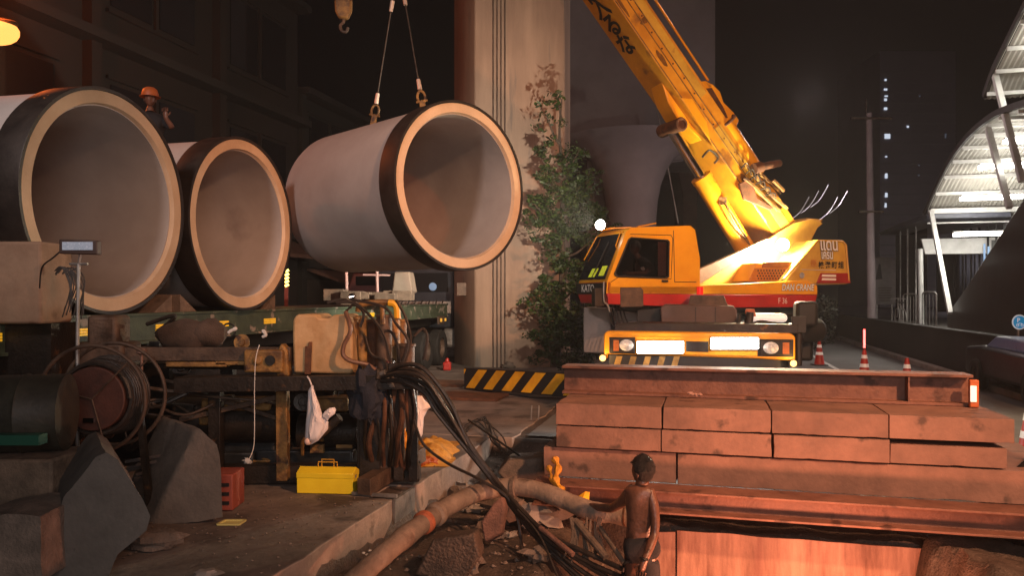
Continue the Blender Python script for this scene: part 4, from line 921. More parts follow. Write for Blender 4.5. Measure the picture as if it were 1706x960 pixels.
mb = MB(); mb.prism([P(x, y, Yp) for x, y in [(1138, 580), (1138, 330), (1125, 260), (1125, 180), (1192, 180), (1180, 260), (1162, 330), (1162, 580)]], (0, 2.5, 0)); obj('shaft', mb, mat('reddish far concrete', (.2, .12, .1), (.14, .08, .07), 1, .9), t, bevel=.05)
mb = MB(); mb.cyl(P(1094, 175, 31), P(1130, 372, 31), .03, n=6); obj('stay_cable', mb, galv, label='thin pale cable slanting down in front of the dark piers', cat='cable')
# viaduct deck overhead, above the picture
mb = MB(); mb.box(S(-5.5, 60, 18.6), (9, 110, 1.6), (V, U, Z)); obj('viaduct_deck', mb, conc_far, label='dark concrete viaduct deck resting high on the piers, above the view', cat='viaduct deck')

# ---------------- foliage ----------------
leafm = []
for k, (c, c2) in enumerate((((.02, .045, .008), (.012, .025, .006)), ((.045, .085, .012), (.025, .045, .008)), ((.05, .045, .015), (.028, .025, .009)))):
    leafm.append(mat('leaves %d' % k, c, c2, 12, .55, 0, .1))
def leaves(mb, c, r, n, size, sq=(1, 1, 1)):
    for _ in range(n):
        while True:
            d = V3((R.uniform(-1, 1), R.uniform(-1, 1), R.uniform(-1, 1)))
            if .1 < d.length < 1: break
        p = V3(c)+V3((d.x*r*sq[0], d.y*r*sq[1], d.z*r*sq[2])); a = V3((R.gauss(0, 1), R.gauss(0, 1), R.gauss(0, .6)-.3)).normalized(); b = a.cross(V3((R.gauss(0, 1), R.gauss(0, 1), R.gauss(0, 1)))).normalized()
        s_ = size*R.uniform(.6, 1.3); mb.mi = R.choice((0, 0, 0, 1, 1, 2))
        mb.add([p-a*s_, p+b*s_*.42-a*.1*s_, p+a*s_, p-b*s_*.42-a*.1*s_], [(0, 1, 2, 3)])
Yt = 18.9
t = thing('climbing_tree', V3((P(935, 495, Yt).x, Yt, 0)), 'leafy wild tree growing up against the pale pier, lit by the cab lamp', 'tree')
trunk = spline([P(925, 612, Yt), P(930, 540, Yt), P(938, 450, Yt), P(935, 380, Yt), P(940, 300, Yt), P(932, 230, Yt), P(936, 165, Yt)], 5)
mb = MB(); mb.tube(trunk, [.13-.115*i/(len(trunk)-1) for i in range(len(trunk))], 8); tk = obj('trunk', mb, bark, t)
limbs = [(920, 560, 890, 510), (934, 450, 890, 470), (938, 430, 985, 400), (936, 380, 890, 340), (936, 370, 985, 330), (938, 300, 900, 262), (938, 290, 965, 250), (932, 240, 910, 190), (936, 200, 930, 160), (936, 500, 960, 470), (930, 540, 905, 590)]
for x0, y0, x1, y1 in limbs:
    mb = MB(); mb.tube(spline([P(x0, y0, Yt), P((x0+x1)/2, (y0+y1)/2+6, Yt-.2), P(x1, y1, Yt-.3+R.uniform(-.3, .3))], 4), [.04, .038, .034, .03, .026, .022, .018, .014, .01], 6); obj('limb', mb, bark, t)
mb = MB()
cl = [(914, 178, .18, 30), (926, 166, .12, 14), (908, 205, .16, 24), (922, 232, .2, 34), (940, 205, .14, 18), (905, 255, .22, 45), (935, 262, .3, 80), (958, 262, .2, 34), (903, 296, .26, 60), (940, 300, .42, 170), (974, 300, .3, 70), (900, 335, .32, 100), (932, 345, .5, 260), (968, 335, .45, 220), (892, 372, .3, 90), (985, 365, .36, 170), (950, 380, .5, 280), (920, 400, .36, 120), (940, 440, .34, 170), (958, 465, .36, 170), (905, 470, .24, 60), (886, 492, .2, 36), (926, 495, .36, 140), (948, 520, .5, 280), (908, 525, .26, 90), (893, 560, .2, 40), (930, 560, .45, 230), (960, 555, .4, 190), (908, 590, .22, 60), (945, 592, .5, 260), (972, 590, .36, 160)]
for x, y, r, n in cl:
    for _ in range(max(2, n//(9 if y > 250 else 14))):
        d = V3((R.gauss(0, .55), R.gauss(0, .5), R.gauss(0, .55)))*r; leaves(mb, P(x, y, Yt-.25)+d, R.uniform(.07, .22), R.randint(26, 46) if y > 250 else R.randint(16, 26), R.uniform(.04, .085), (1.3, 1, .8))
obj('crown', mb, leafm, t, smooth=0)
# dark shrubs on the right of the crane
for k, (x, y, Yb, rr, lab) in enumerate(((1362, 520, 25, .7, 'dark shrub mass behind the crane counterweight'),)[:1] + ()):
    p = P(x, y, Yb); t = thing('shrub', V3((p.x, p.y, 0)), lab, 'shrub', 'dark shrubs behind the crane')
    mb = MB(); mb.tube([V3((p.x, p.y, 0)), p], [.06, .03], 6); obj('stem', mb, bark, t)
    mb = MB(); leaves(mb, p, rr, 700, .08, (1, .8, .9)); leaves(mb, V3((p.x, p.y, p.z*.5)), rr*.8, 400, .08); mb.m = [0]*len(mb.m); obj('foliage', mb, [mat('black green leaves', (.012, .018, .006), (.006, .009, .003), 8, .7)], t, smooth=0)

# ---------------- station side ----------------
vS = 7.4
def ov(l, v=vS): return [on_v(x, y, v) for x, y in l]
mb = MB(); mb.box(S(5.95, 26, .52), (.22, 24, 1.04), (V, U, Z)); mb.box(S(5.95, 26, 1.06), (.3, 24, .06), (V, U, Z)); obj('road_barrier_wall', mb, mat('blackened wall', (.03, .026, .023), (.016, .014, .013), 3, .8, 0, .2), label='long low blackened wall along the right side of the road', cat='wall')
mb = MB(); mb.box(S(9.5, 27, .45), (5.0, 26, .9), (V, U, Z)); obj('station_platform', mb, conc_dark, label='dark raised base under the station stair', cat='platform', bevel=.02)
t = thing('station_stair', on_v(1640, 560, vS)-Z*.8, 'lit station stair rising to the right under a curved white canopy', 'stair')
mb = MB(); pr = [(1578, 524), (1604, 488), (1640, 432), (1706, 330), (1790, 195), (1790, 400), (1740, 560), (1578, 560)]; mb.prism([on_v(x, y, vS) for x, y in pr], V*.25); obj('flank_wall', mb, mat('dark stair cladding', (.05, .032, .026), (.03, .02, .017), 2, .4, 0, .05), t, bevel=.02)
mb = MB(); p0 = on_v(1578, 520, vS); p1 = on_v(1740, 280, vS); n = 22
for i in range(n):
    a = p0.lerp(p1, i/n); mb.box(V3((a.x, a.y, a.z-.5))+V*1.5, (2.6, .34, .22), (V, U, Z))
obj('step_flight', mb, conc, t)
def canopy(nm, prof, w=3.2, th=.1):
    top = [on_v(x, y, vS-.15) for x, y in prof]; top = spline(top, 5); mb = MB()
    n = len(top); ribs = 26; vs = []; fs = []
    for i, p in enumerate(top):
        for k in range(ribs*2+1): vs.append(p+V*(w*k/(ribs*2))+Z*(-th+(.035 if k % 2 else 0)))
    m = ribs*2+1
    for i in range(n-1):
        for k in range(m-1): fs.append((i*m+k, i*m+k+1, (i+1)*m+k+1, (i+1)*m+k))
    mb.add(vs, fs); o = obj(nm, mb, canopy_m, t, smooth=0)
    mb = MB()
    for i in range(n-1): mb.bar(top[i], top[i+1], .1, .16)
    obj('edge_beam', mb, mat('dark edge trim', (.04, .035, .035), None, rough=.6), o); mb = MB()
    for i in range(n-1): mb.bar(top[i]+V*w, top[i+1]+V*w, .1, .16)
    obj('edge_beam', mb, MT['dark edge trim'], o)
    for i in range(2, n-1, 4): mb = MB(); mb.bar(top[i]-Z*.16, top[i]+V*w-Z*.16, .06, .1); obj('purlin', mb, white_p, o)
    return o, top
k1, top1 = canopy('lower_canopy', [(1541, 356), (1556, 322), (1573, 287), (1591, 255), (1613, 227), (1638, 204), (1664, 187), (1706, 172), (1760, 160)])
k2, top2 = canopy('upper_canopy', [(1640, 160), (1655, 118), (1678, 70), (1706, 13), (1740, -60), (1790, -150)])
mb = MB()
for (a, b), (c, d) in (((1551, 352), (1583, 522)), ((1646, 214), (1682, 346)), ((1657, 122), (1703, 302))): mb.bar(on_v(a, b, vS-.1), on_v(c, d, vS-.1), .14, .14)
for k, ((a, b), (c, d)) in enumerate((((1551, 352), (1583, 522)), ((1646, 214), (1682, 346)), ((1657, 122), (1703, 302)))):
    mb = MB(); mb.bar(on_v(a, b, vS-.1), on_v(c, d, vS-.1), .13, .13); obj('canopy_post', mb, white_p, t)
    mb = MB(); mb.bar(on_v(a, b, vS-.1)+V*3, on_v(c, d, vS-.1)+V*3, .13, .13); obj('canopy_post', mb, white_p, t)
mb = MB(); mb.cyl(on_v(1535, 545, vS-.3), on_v(1533, 415, vS-.3), .09, n=12); obj('canopy_post', mb, white_p, t)
mb = MB(); mb.bar(on_v(1551, 352, vS-.1), on_v(1551, 352, vS-.1)+V*3, .12, .16); mb.bar(on_v(1545, 372, vS-.1), on_v(1545, 372, vS-.1)+V*3, .05, .05); obj('front_beam', mb, white_p, t)
mb = MB(); q = on_v(1535, 398, vS-.1); mb.prism([q, q+V*3.1, q+V*3.1-Z*.55, q-Z*.55+V*.12], U*.1); obj('fascia', mb, white_p, t, bevel=.02)
# tube lights: across the canopy, under it
for px, py in ((1574, 388), (1585, 328), (1615, 275), (1655, 232), (1700, 85)):
    p = on_v(px, py, vS); mb = MB(); mb.bar(p+V*.25, p+V*2.0, .16, .05); fx = obj('light_fixture', mb, white_p, t)
    mb = MB(); mb.bar(p+V*.28-Z*.06, p+V*1.97-Z*.06, .34, .10); obj('tube', mb, E('station tube light', (1, .95, .84), 28), fx)
    lamp('AREA', p+V*1.1-Z*.12, 26, (1, .94, .82), .8, p+V*1.1-Z*3)
    l = lamp('POINT', p+V*.0-U*.8-Z*.9, 24, (1, .94, .82), .15)
# glass enclosure behind, blue reflections
mb = MB()
for k in range(9): mb.box(on_v(1590+14*k, 440, 9.3), (.05, .05, 2.6))
obj('glazing_mullion', mb, dark_m, t)
mb = MB(); mb.quad(*[on_v(x, y, 9.5) for x, y in ((1560, 400), (1700, 400), (1700, 520), (1560, 520))]); obj('glazing', mb, glass, t)
mb = MB()
for k in range(4): mb.box(on_v(1640+7*k, 445, 9.2), (.05, .04, 1.6-.2*k))
obj('reflection_strip', mb, mat('bluish glowing reflection', (.2, .3, .45), None, rough=.3, emit=(.35, .55, .85), es=.5), t)  # glowing strips stand in for blue reflections in the glazing
# lower side roof (bluish) left of the canopy
mb = MB(); mb.prism([on_v(1464, 388, 7.2), on_v(1500, 372, 7.2), on_v(1545, 356, 7.2), on_v(1545, 364, 7.2), on_v(1500, 380, 7.2), on_v(1468, 392, 7.2)], V*2.5); obj('side_roof', mb, mat('bluish sheet roof', (.10, .11, .15), (.06, .065, .09), 3, .4), t)
mb = MB()
for x in (1500, 1512, 1526): mb.cyl(on_v(x, 545, 7.6), on_v(x, 372, 7.6), .03, n=6)
obj('roof_post', mb, galv, t)
mb = MB(); mb.quad(*[on_v(x, y, 8.2) for x, y in ((1492, 385), (1545, 375), (1545, 545), (1492, 545))]); obj('side_screen', mb, mat('dark blue screen', (.012, .016, .03), None, rough=.2), t)
# railings
for x0, x1, y0, y1, v, lab in ((1505, 1528, 490, 545, 7.0, 'left of the two metal handrails at the stair foot'), (1537, 1560, 487, 545, 7.0, 'right of the two metal handrails at the stair foot')):
    mb = MB(); mb.tube([on_v(x0, y1, v), on_v(x0, y0+3, v), on_v(x0+3, y0, v), on_v(x1-3, y0, v), on_v(x1, y0+3, v), on_v(x1, y1, v)], .028, 8)
    for k in range(1, 4): x = x0+(x1-x0)*k/4; mb.cyl(on_v(x, y1, v), on_v(x, y0+4, v), .012, n=6)
    obj('handrail', mb, galv, label=lab, cat='handrail', group='handrails at the stair foot')
# bicycle/motorbike silhouette near (1500,540)
p = on_v(1500, 545, 6.7); t = thing('parked_bicycle', V3((p.x, p.y, 1.0)), 'bicycle leaning at the stair foot beside the pole', 'bicycle')
for dx in (-.5, .5):
    mb = MB(); c = p+U*dx+Z*.33; mb.tube([c+(U*math.cos(q)+Z*math.sin(q))*.33 for q in [2*math.pi*k/20 for k in range(20)]], .018, 6, closed=True); obj('wheel', mb, galv, t)
mb = MB(); c = p+Z*.33; mb.tube([c-U*.5, c-U*.12+Z*.45, c+U*.38+Z*.5, c+U*.5], .016, 6); mb.tube([c-U*.5, c, c-U*.12+Z*.45], .014, 6); mb.tube([c, c+U*.38+Z*.5, c+U*.33+Z*.68], .016, 6); obj('frame', mb, galv, t)
mb = MB(); mb.box(c-U*.15+Z*.55, (.12, .25, .05)); obj('saddle', mb, black, t, bevel=.01)
mb = MB(); mb.tube([c+U*.33+Z*.68-V*.25, c+U*.36+Z*.7, c+U*.33+Z*.68+V*.25], .014, 6); obj('handlebar', mb, galv, t)
# blue round sign
p = P(1698, 537, 15.2); t = thing('round_sign', p-Z*1.3, 'round blue mandatory sign with white border at the right edge', 'sign')
mb = MB(); mb.cyl(V3((p.x, p.y+.03, .0)), p+V3((0, .03, 0)), .025, n=8); obj('post', mb, galv, t)
mb = MB(); mb.lathe([(0, .012), (.15, .012), (.15, 0), (0, 0)], p, V3((0, -1, 0)), 32); dsc = obj('disc', mb, mat('sign white', (.75, .76, .78), None, rough=.4, emit=(.8, .85, .9), es=.25), t)
mb = MB(); mb.lathe([(0, .018), (.125, .018), (.125, .012)], p, V3((0, -1, 0)), 32); obj('blue_field', mb, mat('sign blue', (.02, .25, .55), None, rough=.4, emit=(.02, .3, .6), es=.35), dsc)
text('lettering', 'P', p+V3((-.06, -.02, .0)), (1, 0, 0), Z, .12, mat('sign white'  , (1, 1, 1)), dsc, bold=.03)
mb = MB()
for dx in (-.045, .045): mb.tube([p+V3((dx, -.022, -.06))+V3((math.cos(q)*.026, 0, math.sin(q)*.026)) for q in [2*math.pi*k/14 for k in range(14)]], .006, 6, closed=True)
mb.tube([p+V3((-.045, -.022, -.06)), p+V3((-.01, -.022, -.02)), p+V3((.035, -.022, -.025)), p+V3((.045, -.022, -.06))], .006, 6); obj('motorcycle_symbol', mb, MT['sign white'], dsc)
# parked car at right edge behind wall
p = P(1700, 640, 13.2); p.z = 0; t = thing('parked_car', p, 'dark parked car with bluish windscreen at the right edge', 'car')
def CR(a, b, z): return p+V3((.62, -.0, 0))+V*a+U*b+Z*z
mb = MB(); mb.prism([CR(-.55, -1.2, .3), CR(-.55, 3.0, .3), CR(-.55, 3.0, .85), CR(-.5, 2.2, .92), CR(-.5, -.9, .88), CR(-.55, -1.2, .75)], V*1.7); bdy = obj('body', mb, mat('dark plum car paint', (.018, .011, .013), (.014, .009, .01), 2, .4), t, bevel=.08)
mb = MB(); mb.prism([CR(-.45, -.5, .9), CR(-.45, .15, 1.12), CR(-.45, 1.5, 1.14), CR(-.45, 2.1, .9)], V*1.5); obj('greenhouse', mb, mat('bluish car glass', (.14, .14, .22), (.10, .10, .17), 2, .3, emit=(.3, .3, .5), es=.05), bdy, bevel=.05)
for b in (-.5, 2.2): wheel(t, CR(-.52, b, .32), .32, -V, .2)
# billboard
Yb = 31; t = thing('sign_board', P(1475, 560, Yb), 'pale notice board on two legs behind the utility pole', 'sign board')
mb = MB(); mb.box(P(1474, 468, Yb), (.84, .06, 1.92)); bb = obj('board', mb, mat('grey white board', (.2, .18, .18), (.15, .135, .135), 4, .6), t)
mb = MB(); mb.prism([P(x, y, Yb-.05) for x, y in [(1459, 466), (1464, 440), (1467, 440), (1470, 465)]], (0, .01, 0)); obj('dark_figure', mb, dark_m, bb)
for k in range(6):
    mb = MB(); mb.box(P(1474, 480+4.2*k, Yb-.045), (.55-.05*(k % 3), .01, .03)); obj('text_line', mb, steel_b, bb)
for x in (1462, 1487): 
    mb = MB(); mb.cyl(V3((P(x, 500, Yb).x, Yb+.05, 0)), P(x, 505, Yb)+V3((0, .05, 0)), .04, n=8); obj('leg', mb, galv, t)
# utility pole
Yu = 29; q = P(1450, 500, Yu); t = thing('utility_pole', V3((q.x, Yu, 0)), 'tall pale concrete utility pole right of the crane', 'utility pole')
mb = MB(); mb.cyl(V3((q.x+.06, Yu, 0)), P(1448, 188, Yu), .17, .11, n=12); obj('pole', mb, mat('pale pole concrete', (.35, .29, .30), (.28, .23, .24), 2, .8), t)
for y, w_ in ((197, 36), (353, 22)):
    mb = MB(); mb.bar(P(1450-w_*.9, y, Yu-.1), P(1450+w_, y, Yu-.1), .08, .08); obj('crossarm', mb, steel_b, t)
mb = MB()
mb.cyl(P(1443, 190, Yu), P(1443, 165, Yu), .03, n=6); obj('insulator', mb, steel_b, t)
# lens streaks of lit power lines, shaped as short pale wires
for k in range(5):
    x = 1318+16*k; y = 356-(k % 3)*10; mb = MB(); mb.tube(spline([P(x, y+10, 24), P(x+16, y-4, 24), P(x+30, y-28, 24)], 6), .012, 6)
    obj('streak_wire', mb, mat('light streak wire', (.6, .6, .65), None, rough=.3, metal=.5), label='light streak shaped as a thin pale curved wire above the crane rear, '+('leftmost of five', 'second from the left', 'the middle one of five', 'second from the right', 'rightmost of five')[k], cat='wire', group='curved light streaks behind the boom')
# distant tower with few lit windows
Yd = 140; t = thing('tower_block', P(1530, 495, Yd)-Z*1.9, 'distant unlit tower block with a column of lit stair windows', 'tower block')
a = P(1466, 85, Yd); b = P(1592, 85, Yd); mb = MB(); mb.prism([V3((a.x, Yd, 0)), V3((b.x, Yd, 0)), V3((b.x, Yd, a.z)), V3((a.x, Yd, a.z))], (0, 18, 0)); tw = obj('tower', mb, mat('unlit tower wall', (.5, .46, .5), (.42, .38, .42), .1, .9), t)
wl_ = E('cold lit window', (.75, .85, 1), .9)
for x, y, w_, h_ in ((1475, 133, 3, 3), (1475, 149, 5, 3), (1476, 160, 5, 2), (1475, 166, 4, 4), (1475, 181, 5, 4), (1478, 227, 9, 8), (1512, 211, 3, 3), (1476, 261, 3, 2), (1476, 293, 4, 8), (1476, 325, 4, 7), (1475, 342, 3, 7), (1531, 275, 2, 2), (1530, 292, 2, 2), (1575, 226, 2, 8), (1532, 160, 2, 2), (1590, 300, 2, 2)):
    mb = MB(); mb.box(P(x, y, Yd)-V3((0, .1, 0)), (w_*Yd/F, .1, h_*Yd/F)); obj('lit_window', mb, wl_ if w_ > 2 else E('dim lit window', (.5, .6, .8), .1), tw)
mb = MB()
for k in range(22):
    mb.box(V3(((a.x+b.x)/2, Yd-.06, 4+k*(a.z-6)/22)), (b.x-a.x, .12, .3))
obj('floor_band', mb, mat('unlit band', (.4, .38, .4), None, rough=.9), tw)

# traffic cones
def cone(px, ytop, Y, lab, grp='traffic cones on the road', hz=.7):
    p = P(px, ytop, Y); p = V3((p.x, p.y, 0)); t = thing('traffic_cone', p, lab, 'traffic cone', grp)
    mb = MB(); mb.box(p+Z*.02, (.36, .36, .035)); obj('base', mb, black, t, bevel=.01)
    mb = MB(); mb.lathe([(.14, .035), (.135, .05), (.035, hz), (.0, hz)], p, Z, 24); c = obj('cone_body', mb, red_pl, t)
    for z0, z1 in ((.30, .38), (.50, .58)):
        f = lambda z: .138-.102*(z-.04)/(hz-.04); mb = MB(); mb.lathe([(f(z0)+.003, z0), (f(z1)+.003, z1)], p, Z, 24); mb.f = [q for q in mb.f if len(q) < 10]; mb.m = [0]*len(mb.f); obj('reflective_band', mb, mat('white reflective band', (.8, .8, .8), None, rough=.3, emit=(.9, .85, .8), es=.12), c)
    return p
cone(1511, 598, 14.9, 'red traffic cone nearest the low wall, top just over the beam')
cone(1365, 567, 21.0, 'red traffic cone farthest back, right of the crane bumper')
p = cone(1440, 583, 17.3, 'red traffic cone with a lit red baton on top')
t = thing('red_baton_light', p+Z*.7, 'glowing red baton standing on the middle cone', 'baton light')
mb = MB(); mb.cyl(p+Z*.62, p+Z*.74, .03, n=12); obj('handle', mb, black, t)
mb = MB(); mb.cyl(p+Z*.74, p+Z*1.16, .022, n=12); obj('light_tube', mb, E('red light tube', (1, .07, .06), 9), t)
lamp('POINT', p+Z*1.0-V3((0, .1, 0)), 3, (1, .08, .05), .05)
cone(1716, 680, 8.6, 'dark orange traffic cone cut by the right edge beside the stack')

# ---------------- shophouses on the left ----------------
def shop(name, v, u0, u1, h, m, lab, floors, seed, bay=4.2):
    t = thing(name, S(v, (u0+u1)/2, 0), lab, 'building', 'dark shophouses across the road')
    mb = MB(); mb.box(S(v-4, (u0+u1)/2, h/2), (8, u1-u0, h), (V, U, Z)); wa = obj('wall', mb, m, t)
    fh = h/floors
    for f in range(floors+1):
        mb = MB(); mb.box(S(v+.25, (u0+u1)/2, max(.2, f*fh-.05)), (.62, u1-u0, .22), (V, U, Z)); obj('ledge', mb, mat('night dark ledge', (.011, .009, .0085), (.007, .006, .0055), 2, .85), wa)  # ledge colour darkened like the walls to look unlit
    nb = int((u1-u0)/bay)
    for i in range(nb):
        uc = u0+(i+.5)*(u1-u0)/nb
        mb = MB(); mb.box(S(v+.12, u0+i*(u1-u0)/nb+.15, h/2), (.3, .3, h), (V, U, Z)); obj('pilaster', mb, m, wa)
        for f in range(1, floors):
            mb = MB()
            for k in (-1, 1): mb.box(S(v+.02, uc+k*bay*.2, f*fh+fh*.5), (.05, bay*.33, fh*.52), (V, U, Z))
            w_ = obj('window', mb, glass, wa); mb = MB(); mb.box(S(v+.05, uc, f*fh+fh*.5+fh*.3), (.08, bay*.8, .08), (V, U, Z)); mb.box(S(v+.05, uc, f*fh+fh*.5-fh*.3), (.12, bay*.8, .08), (V, U, Z)); mb.box(S(v+.05, uc, f*fh+fh*.5), (.08, .1, fh*.58), (V, U, Z)); obj('frame', mb, m, w_)
        mb = MB(); mb.box(S(v+.04, uc, fh*.42), (.05, bay*.8, fh*.8), (V, U, Z)); obj('roller_shutter', mb, mat('shutter', (.06, .055, .05), (.04, .036, .033), 5, .5, .4, .2), wa)
        mb = MB(); mb.prism([S(v+.0, uc-bay*.42, fh*.98), S(v+1.3, uc-bay*.42, fh*.82), S(v+1.3, uc-bay*.42, fh*.79), S(v+.0, uc-bay*.42, fh*.93)], U*bay*.84); obj('awning', mb, mat('dull awning', (.10, .05, .04), (.07, .04, .03), 5, .7), wa)
    return t
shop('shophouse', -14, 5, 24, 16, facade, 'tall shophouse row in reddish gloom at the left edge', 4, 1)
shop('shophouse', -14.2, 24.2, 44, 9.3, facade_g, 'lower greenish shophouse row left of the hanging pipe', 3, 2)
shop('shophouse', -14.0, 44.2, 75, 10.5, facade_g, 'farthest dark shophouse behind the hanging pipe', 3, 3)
# orange street lamp on the left edge
p = P(-8, 42, 13.6); t = thing('street_lamp', V3((p.x-.8, p.y, 0)), 'orange sodium street lamp glowing at the top left corner', 'street lamp')
mb = MB(); mb.tube(spline([V3((p.x-.8, p.y, 0)), V3((p.x-.8, p.y, p.z-.4)), V3((p.x-.5, p.y, p.z+.1)), p+V3((0, 0, .1))], 6), .06, 8); obj('pole', mb, steel_b, t)
mb = MB(); mb.ball(p+V3((.12, 0, .03)), .22, 14, (1.3, .8, .4)); obj('lamp_head', mb, steel_b, t)
mb = MB(); mb.ball(p+V3((.05, 0, -.12)), .3, 18, (1.2, .9, .75)); obj('lamp_lens', mb, E('sodium lamp', (1, .36, .08), 2.2), t)

exec_foreground = True
# ---------------- foreground left: machine ----------------
def q(px, py, Y=7.6): return P(px, py, Y)
mc = thing('hydraulic_jacking_unit', V3((-2.9, 7.8, 0)), 'large grimy hydraulic machine on a steel frame with hoses and cylinders', 'machine')
Ym = 7.5
def mbar(nm, p1, p2, w_, h_, m, Y=Ym, Y2=None, bev=.005):
    mb = MB(); mb.bar(P(p1[0], p1[1], Y), P(p2[0], p2[1], Y2 or Y), w_, h_); return obj(nm, mb, m, mc, bevel=bev)
# frame rails and legs
mbar('frame_rail', (140, 590), (486, 590), .12, .13, steel_b); mbar('frame_rail', (60, 606), (480, 612), .1, .06, steel_d, 7.8)
mbar('frame_rail', (300, 640), (700, 634), .3, .14, steel_d, 7.45); mbar('frame_rail', (300, 648), (700, 640), .12, .1, steel_d, 8.5)
mbar('base_rail', (350, 790), (700, 786), .16, .18, steel_d, 7.75); mbar('base_rail', (380, 768), (700, 762), .16, .16, steel_d, 8.6)
mbar('base_rail', (606, 812), (700, 756), .14, .16, steel_b, 7.2, 8.4)
for x, m_, w_ in ((471, rust_y, .11), (360, steel_d, .12), (618, steel_d, .2), (640, steel_b, .09), (664, steel_d, .1), (688, steel_d, .09), (606, steel_d, .12)):
    mbar('leg', (x, 640), (x+1, 800), w_, w_, m_, 7.6)
for x in (440, 520, 580, 690, 655): mbar('leg', (x, 640), (x, 765), .08, .08, steel_d, 8.5)
mbar('brace', (300, 700), (470, 660), .05, .05, steel_b, 7.6); mbar('brace', (330, 655), (470, 700), .04, .04, steel_b, 7.7)
# dark hydraulic bodies below the deck
mb = MB(); mb.cyl(P(300, 700, 8.0), P(470, 700, 8.0), .24, n=24); mb.cyl(P(380, 660, 8.2), P(560, 665, 8.2), .14, n=20); mb.cyl(P(500, 720, 8.2), P(600, 720, 8.2), .2, n=20); obj('motor_body', mb, steel_d, mc, bevel=.01)
mb = MB(); mb.box(P(345, 690, 9.0), (3.6, .2, 1.15)); mb.box(P(545, 715, 9.0), (1.2, .2, .9)); mb.box(P(150, 560, 9.3), (1.5, .2, .5)); obj('dark_backing', mb, mat('dark gap backing', (.022, .018, .014), (.010, .008, .007), 5, .5, 0, .2, spots=((.09, .055, .02), 6, .66)), mc, bevel=.02)  # dark panels added behind the frame so its gaps stay dark
mb = MB(); mb.box(P(385, 740, 8.2), (1.1, .5, .5)); mb.box(P(520, 765, 8.2), (1.0, .6, .3)); mb.box(P(365, 770, 8.1), (.9, .5, .3)); obj('oil_tray', mb, mat('dark blue oily paint', (.02, .025, .028), (.01, .011, .012), 5, .4), mc, bevel=.02)
mb = MB(); mb.box(P(400, 672, 7.9), (.7, .3, .12)); mb.box(P(545, 672, 8.0), (.5, .3, .14)); mb.box(P(350, 700, 7.75), (.2, .1, .1)); obj('worn_yellow_plate', mb, rust_y, mc, bevel=.02)
R5 = random.Random(21)
for k in range(70):
    x = R5.uniform(70, 690); y = R5.uniform(548, 625) if k % 3 == 0 else R5.uniform(640, 785); Yk = R5.uniform(7.65, 8.6); m_ = R5.choice((steel_d, steel_d, steel_b, rust, rust_y, black)); c = P(x, y, Yk); kd = k % 5
    if y < 625 and 485 < x: continue
    mb = MB(); dx = V3((R5.gauss(0, 1), R5.gauss(0, .3), R5.gauss(0, .5))).normalized()
    if kd == 0: mb.cyl(c-dx*R5.uniform(.1, .3), c+dx*R5.uniform(.1, .3), R5.uniform(.02, .05), n=12); nm_ = 'pipe_stub'
    elif kd == 1: mb.lathe([(0, .02), (.04, .02), (.045, .0), (.09, .0), (.09, -.02), (0, -.02)], c, V3((R5.gauss(0, .4), -1, R5.gauss(0, .4))), 18); nm_ = 'flange'
    elif kd == 2: mb.box(c, (R5.uniform(.06, .22), R5.uniform(.05, .15), R5.uniform(.05, .2))); nm_ = 'bracket'
    elif kd == 3: mb.tube([c+(V3((1, 0, 0))*math.cos(a)+Z*math.sin(a))*.075 for a in [2*math.pi*i/16 for i in range(16)]], .01, 6, closed=True); mb.cyl(c-V3((.075, 0, 0)), c+V3((.075, 0, 0)), .007, n=6); nm_ = 'hand_wheel'
    else: mb.tube(spline([c, c+V3((R5.uniform(-.3, .3), -.1, R5.uniform(-.15, .2))), c+V3((R5.uniform(-.5, .5), 0, R5.uniform(-.35, .1)))], 7), R5.uniform(.01, .022), 7); nm_ = 'hydraulic_hose'
    obj(nm_, mb, m_, mc, bevel=.004 if kd == 2 else 0)
# items on top rail
mb = MB(); mb.box(P(444, 601, 7.45), (.38, .2, .22)); mb.cyl(P(430, 600, 7.33), P(430, 600, 7.5), .05, n=14); vb = obj('valve_block', mb, rust_y, mc, bevel=.02)
mb = MB(); mb.lathe([(.02, .01), (.05, .01), (.05, 0)], P(450, 601, 7.34), V3((0, -1, 0)), 14); obj('port', mb, black, vb)
mb = MB(); mb.prism([P(460, 628, 7.4), P(462, 584, 7.4), P(468, 572, 7.4), P(478, 584, 7.4), P(481, 628, 7.4)], (0, .15, 0)); obj('lug_plate', mb, rust_y, mc, bevel=.02)
mb = MB(); mb.ball(P(310, 560, 7.7), .21, 16, (1.5, .8, .8), .25, 3); mb.ball(P(345, 556, 7.7), .16, 16, (1.3, .8, .9), .25, 5); obj('covered_pump', mb, mat('brown sacking', (.085, .055, .04), (.05, .032, .022), 9, .9, 0, .5), mc)
mb = MB(); mb.box(P(182, 555, 7.6), (.3, .3, .36)); mb.box(P(180, 590, 7.6), (.5, .4, .25)); mb.box(P(190, 620, 7.6), (.4, .35, .3)); obj('motor_housing', mb, steel_b, mc, bevel=.04)
mb = MB(); mb.box(P(222, 594, 7.5), (.24, .06, .08)); mb.box(P(395, 600, 7.5), (.4, .1, .1)); mb.box(P(330, 607, 7.5), (.6, .1, .05)); obj('cross_plate', mb, rust_y, mc, bevel=.01)
mb = MB(); mb.lathe([(0, .03), (.014, .03), (.045, .02), (.05, -.02), (.014, -.04), (.014, -.22), (.04, -.25), (.05, -.36), (.03, -.42), (0, -.43)], P(236, 585, 7.3), Z, 14); obj('grease_gun', mb, mat('pinkish grey metal', (.3, .2, .17), (.2, .13, .11), 9, .5, .3), mc)
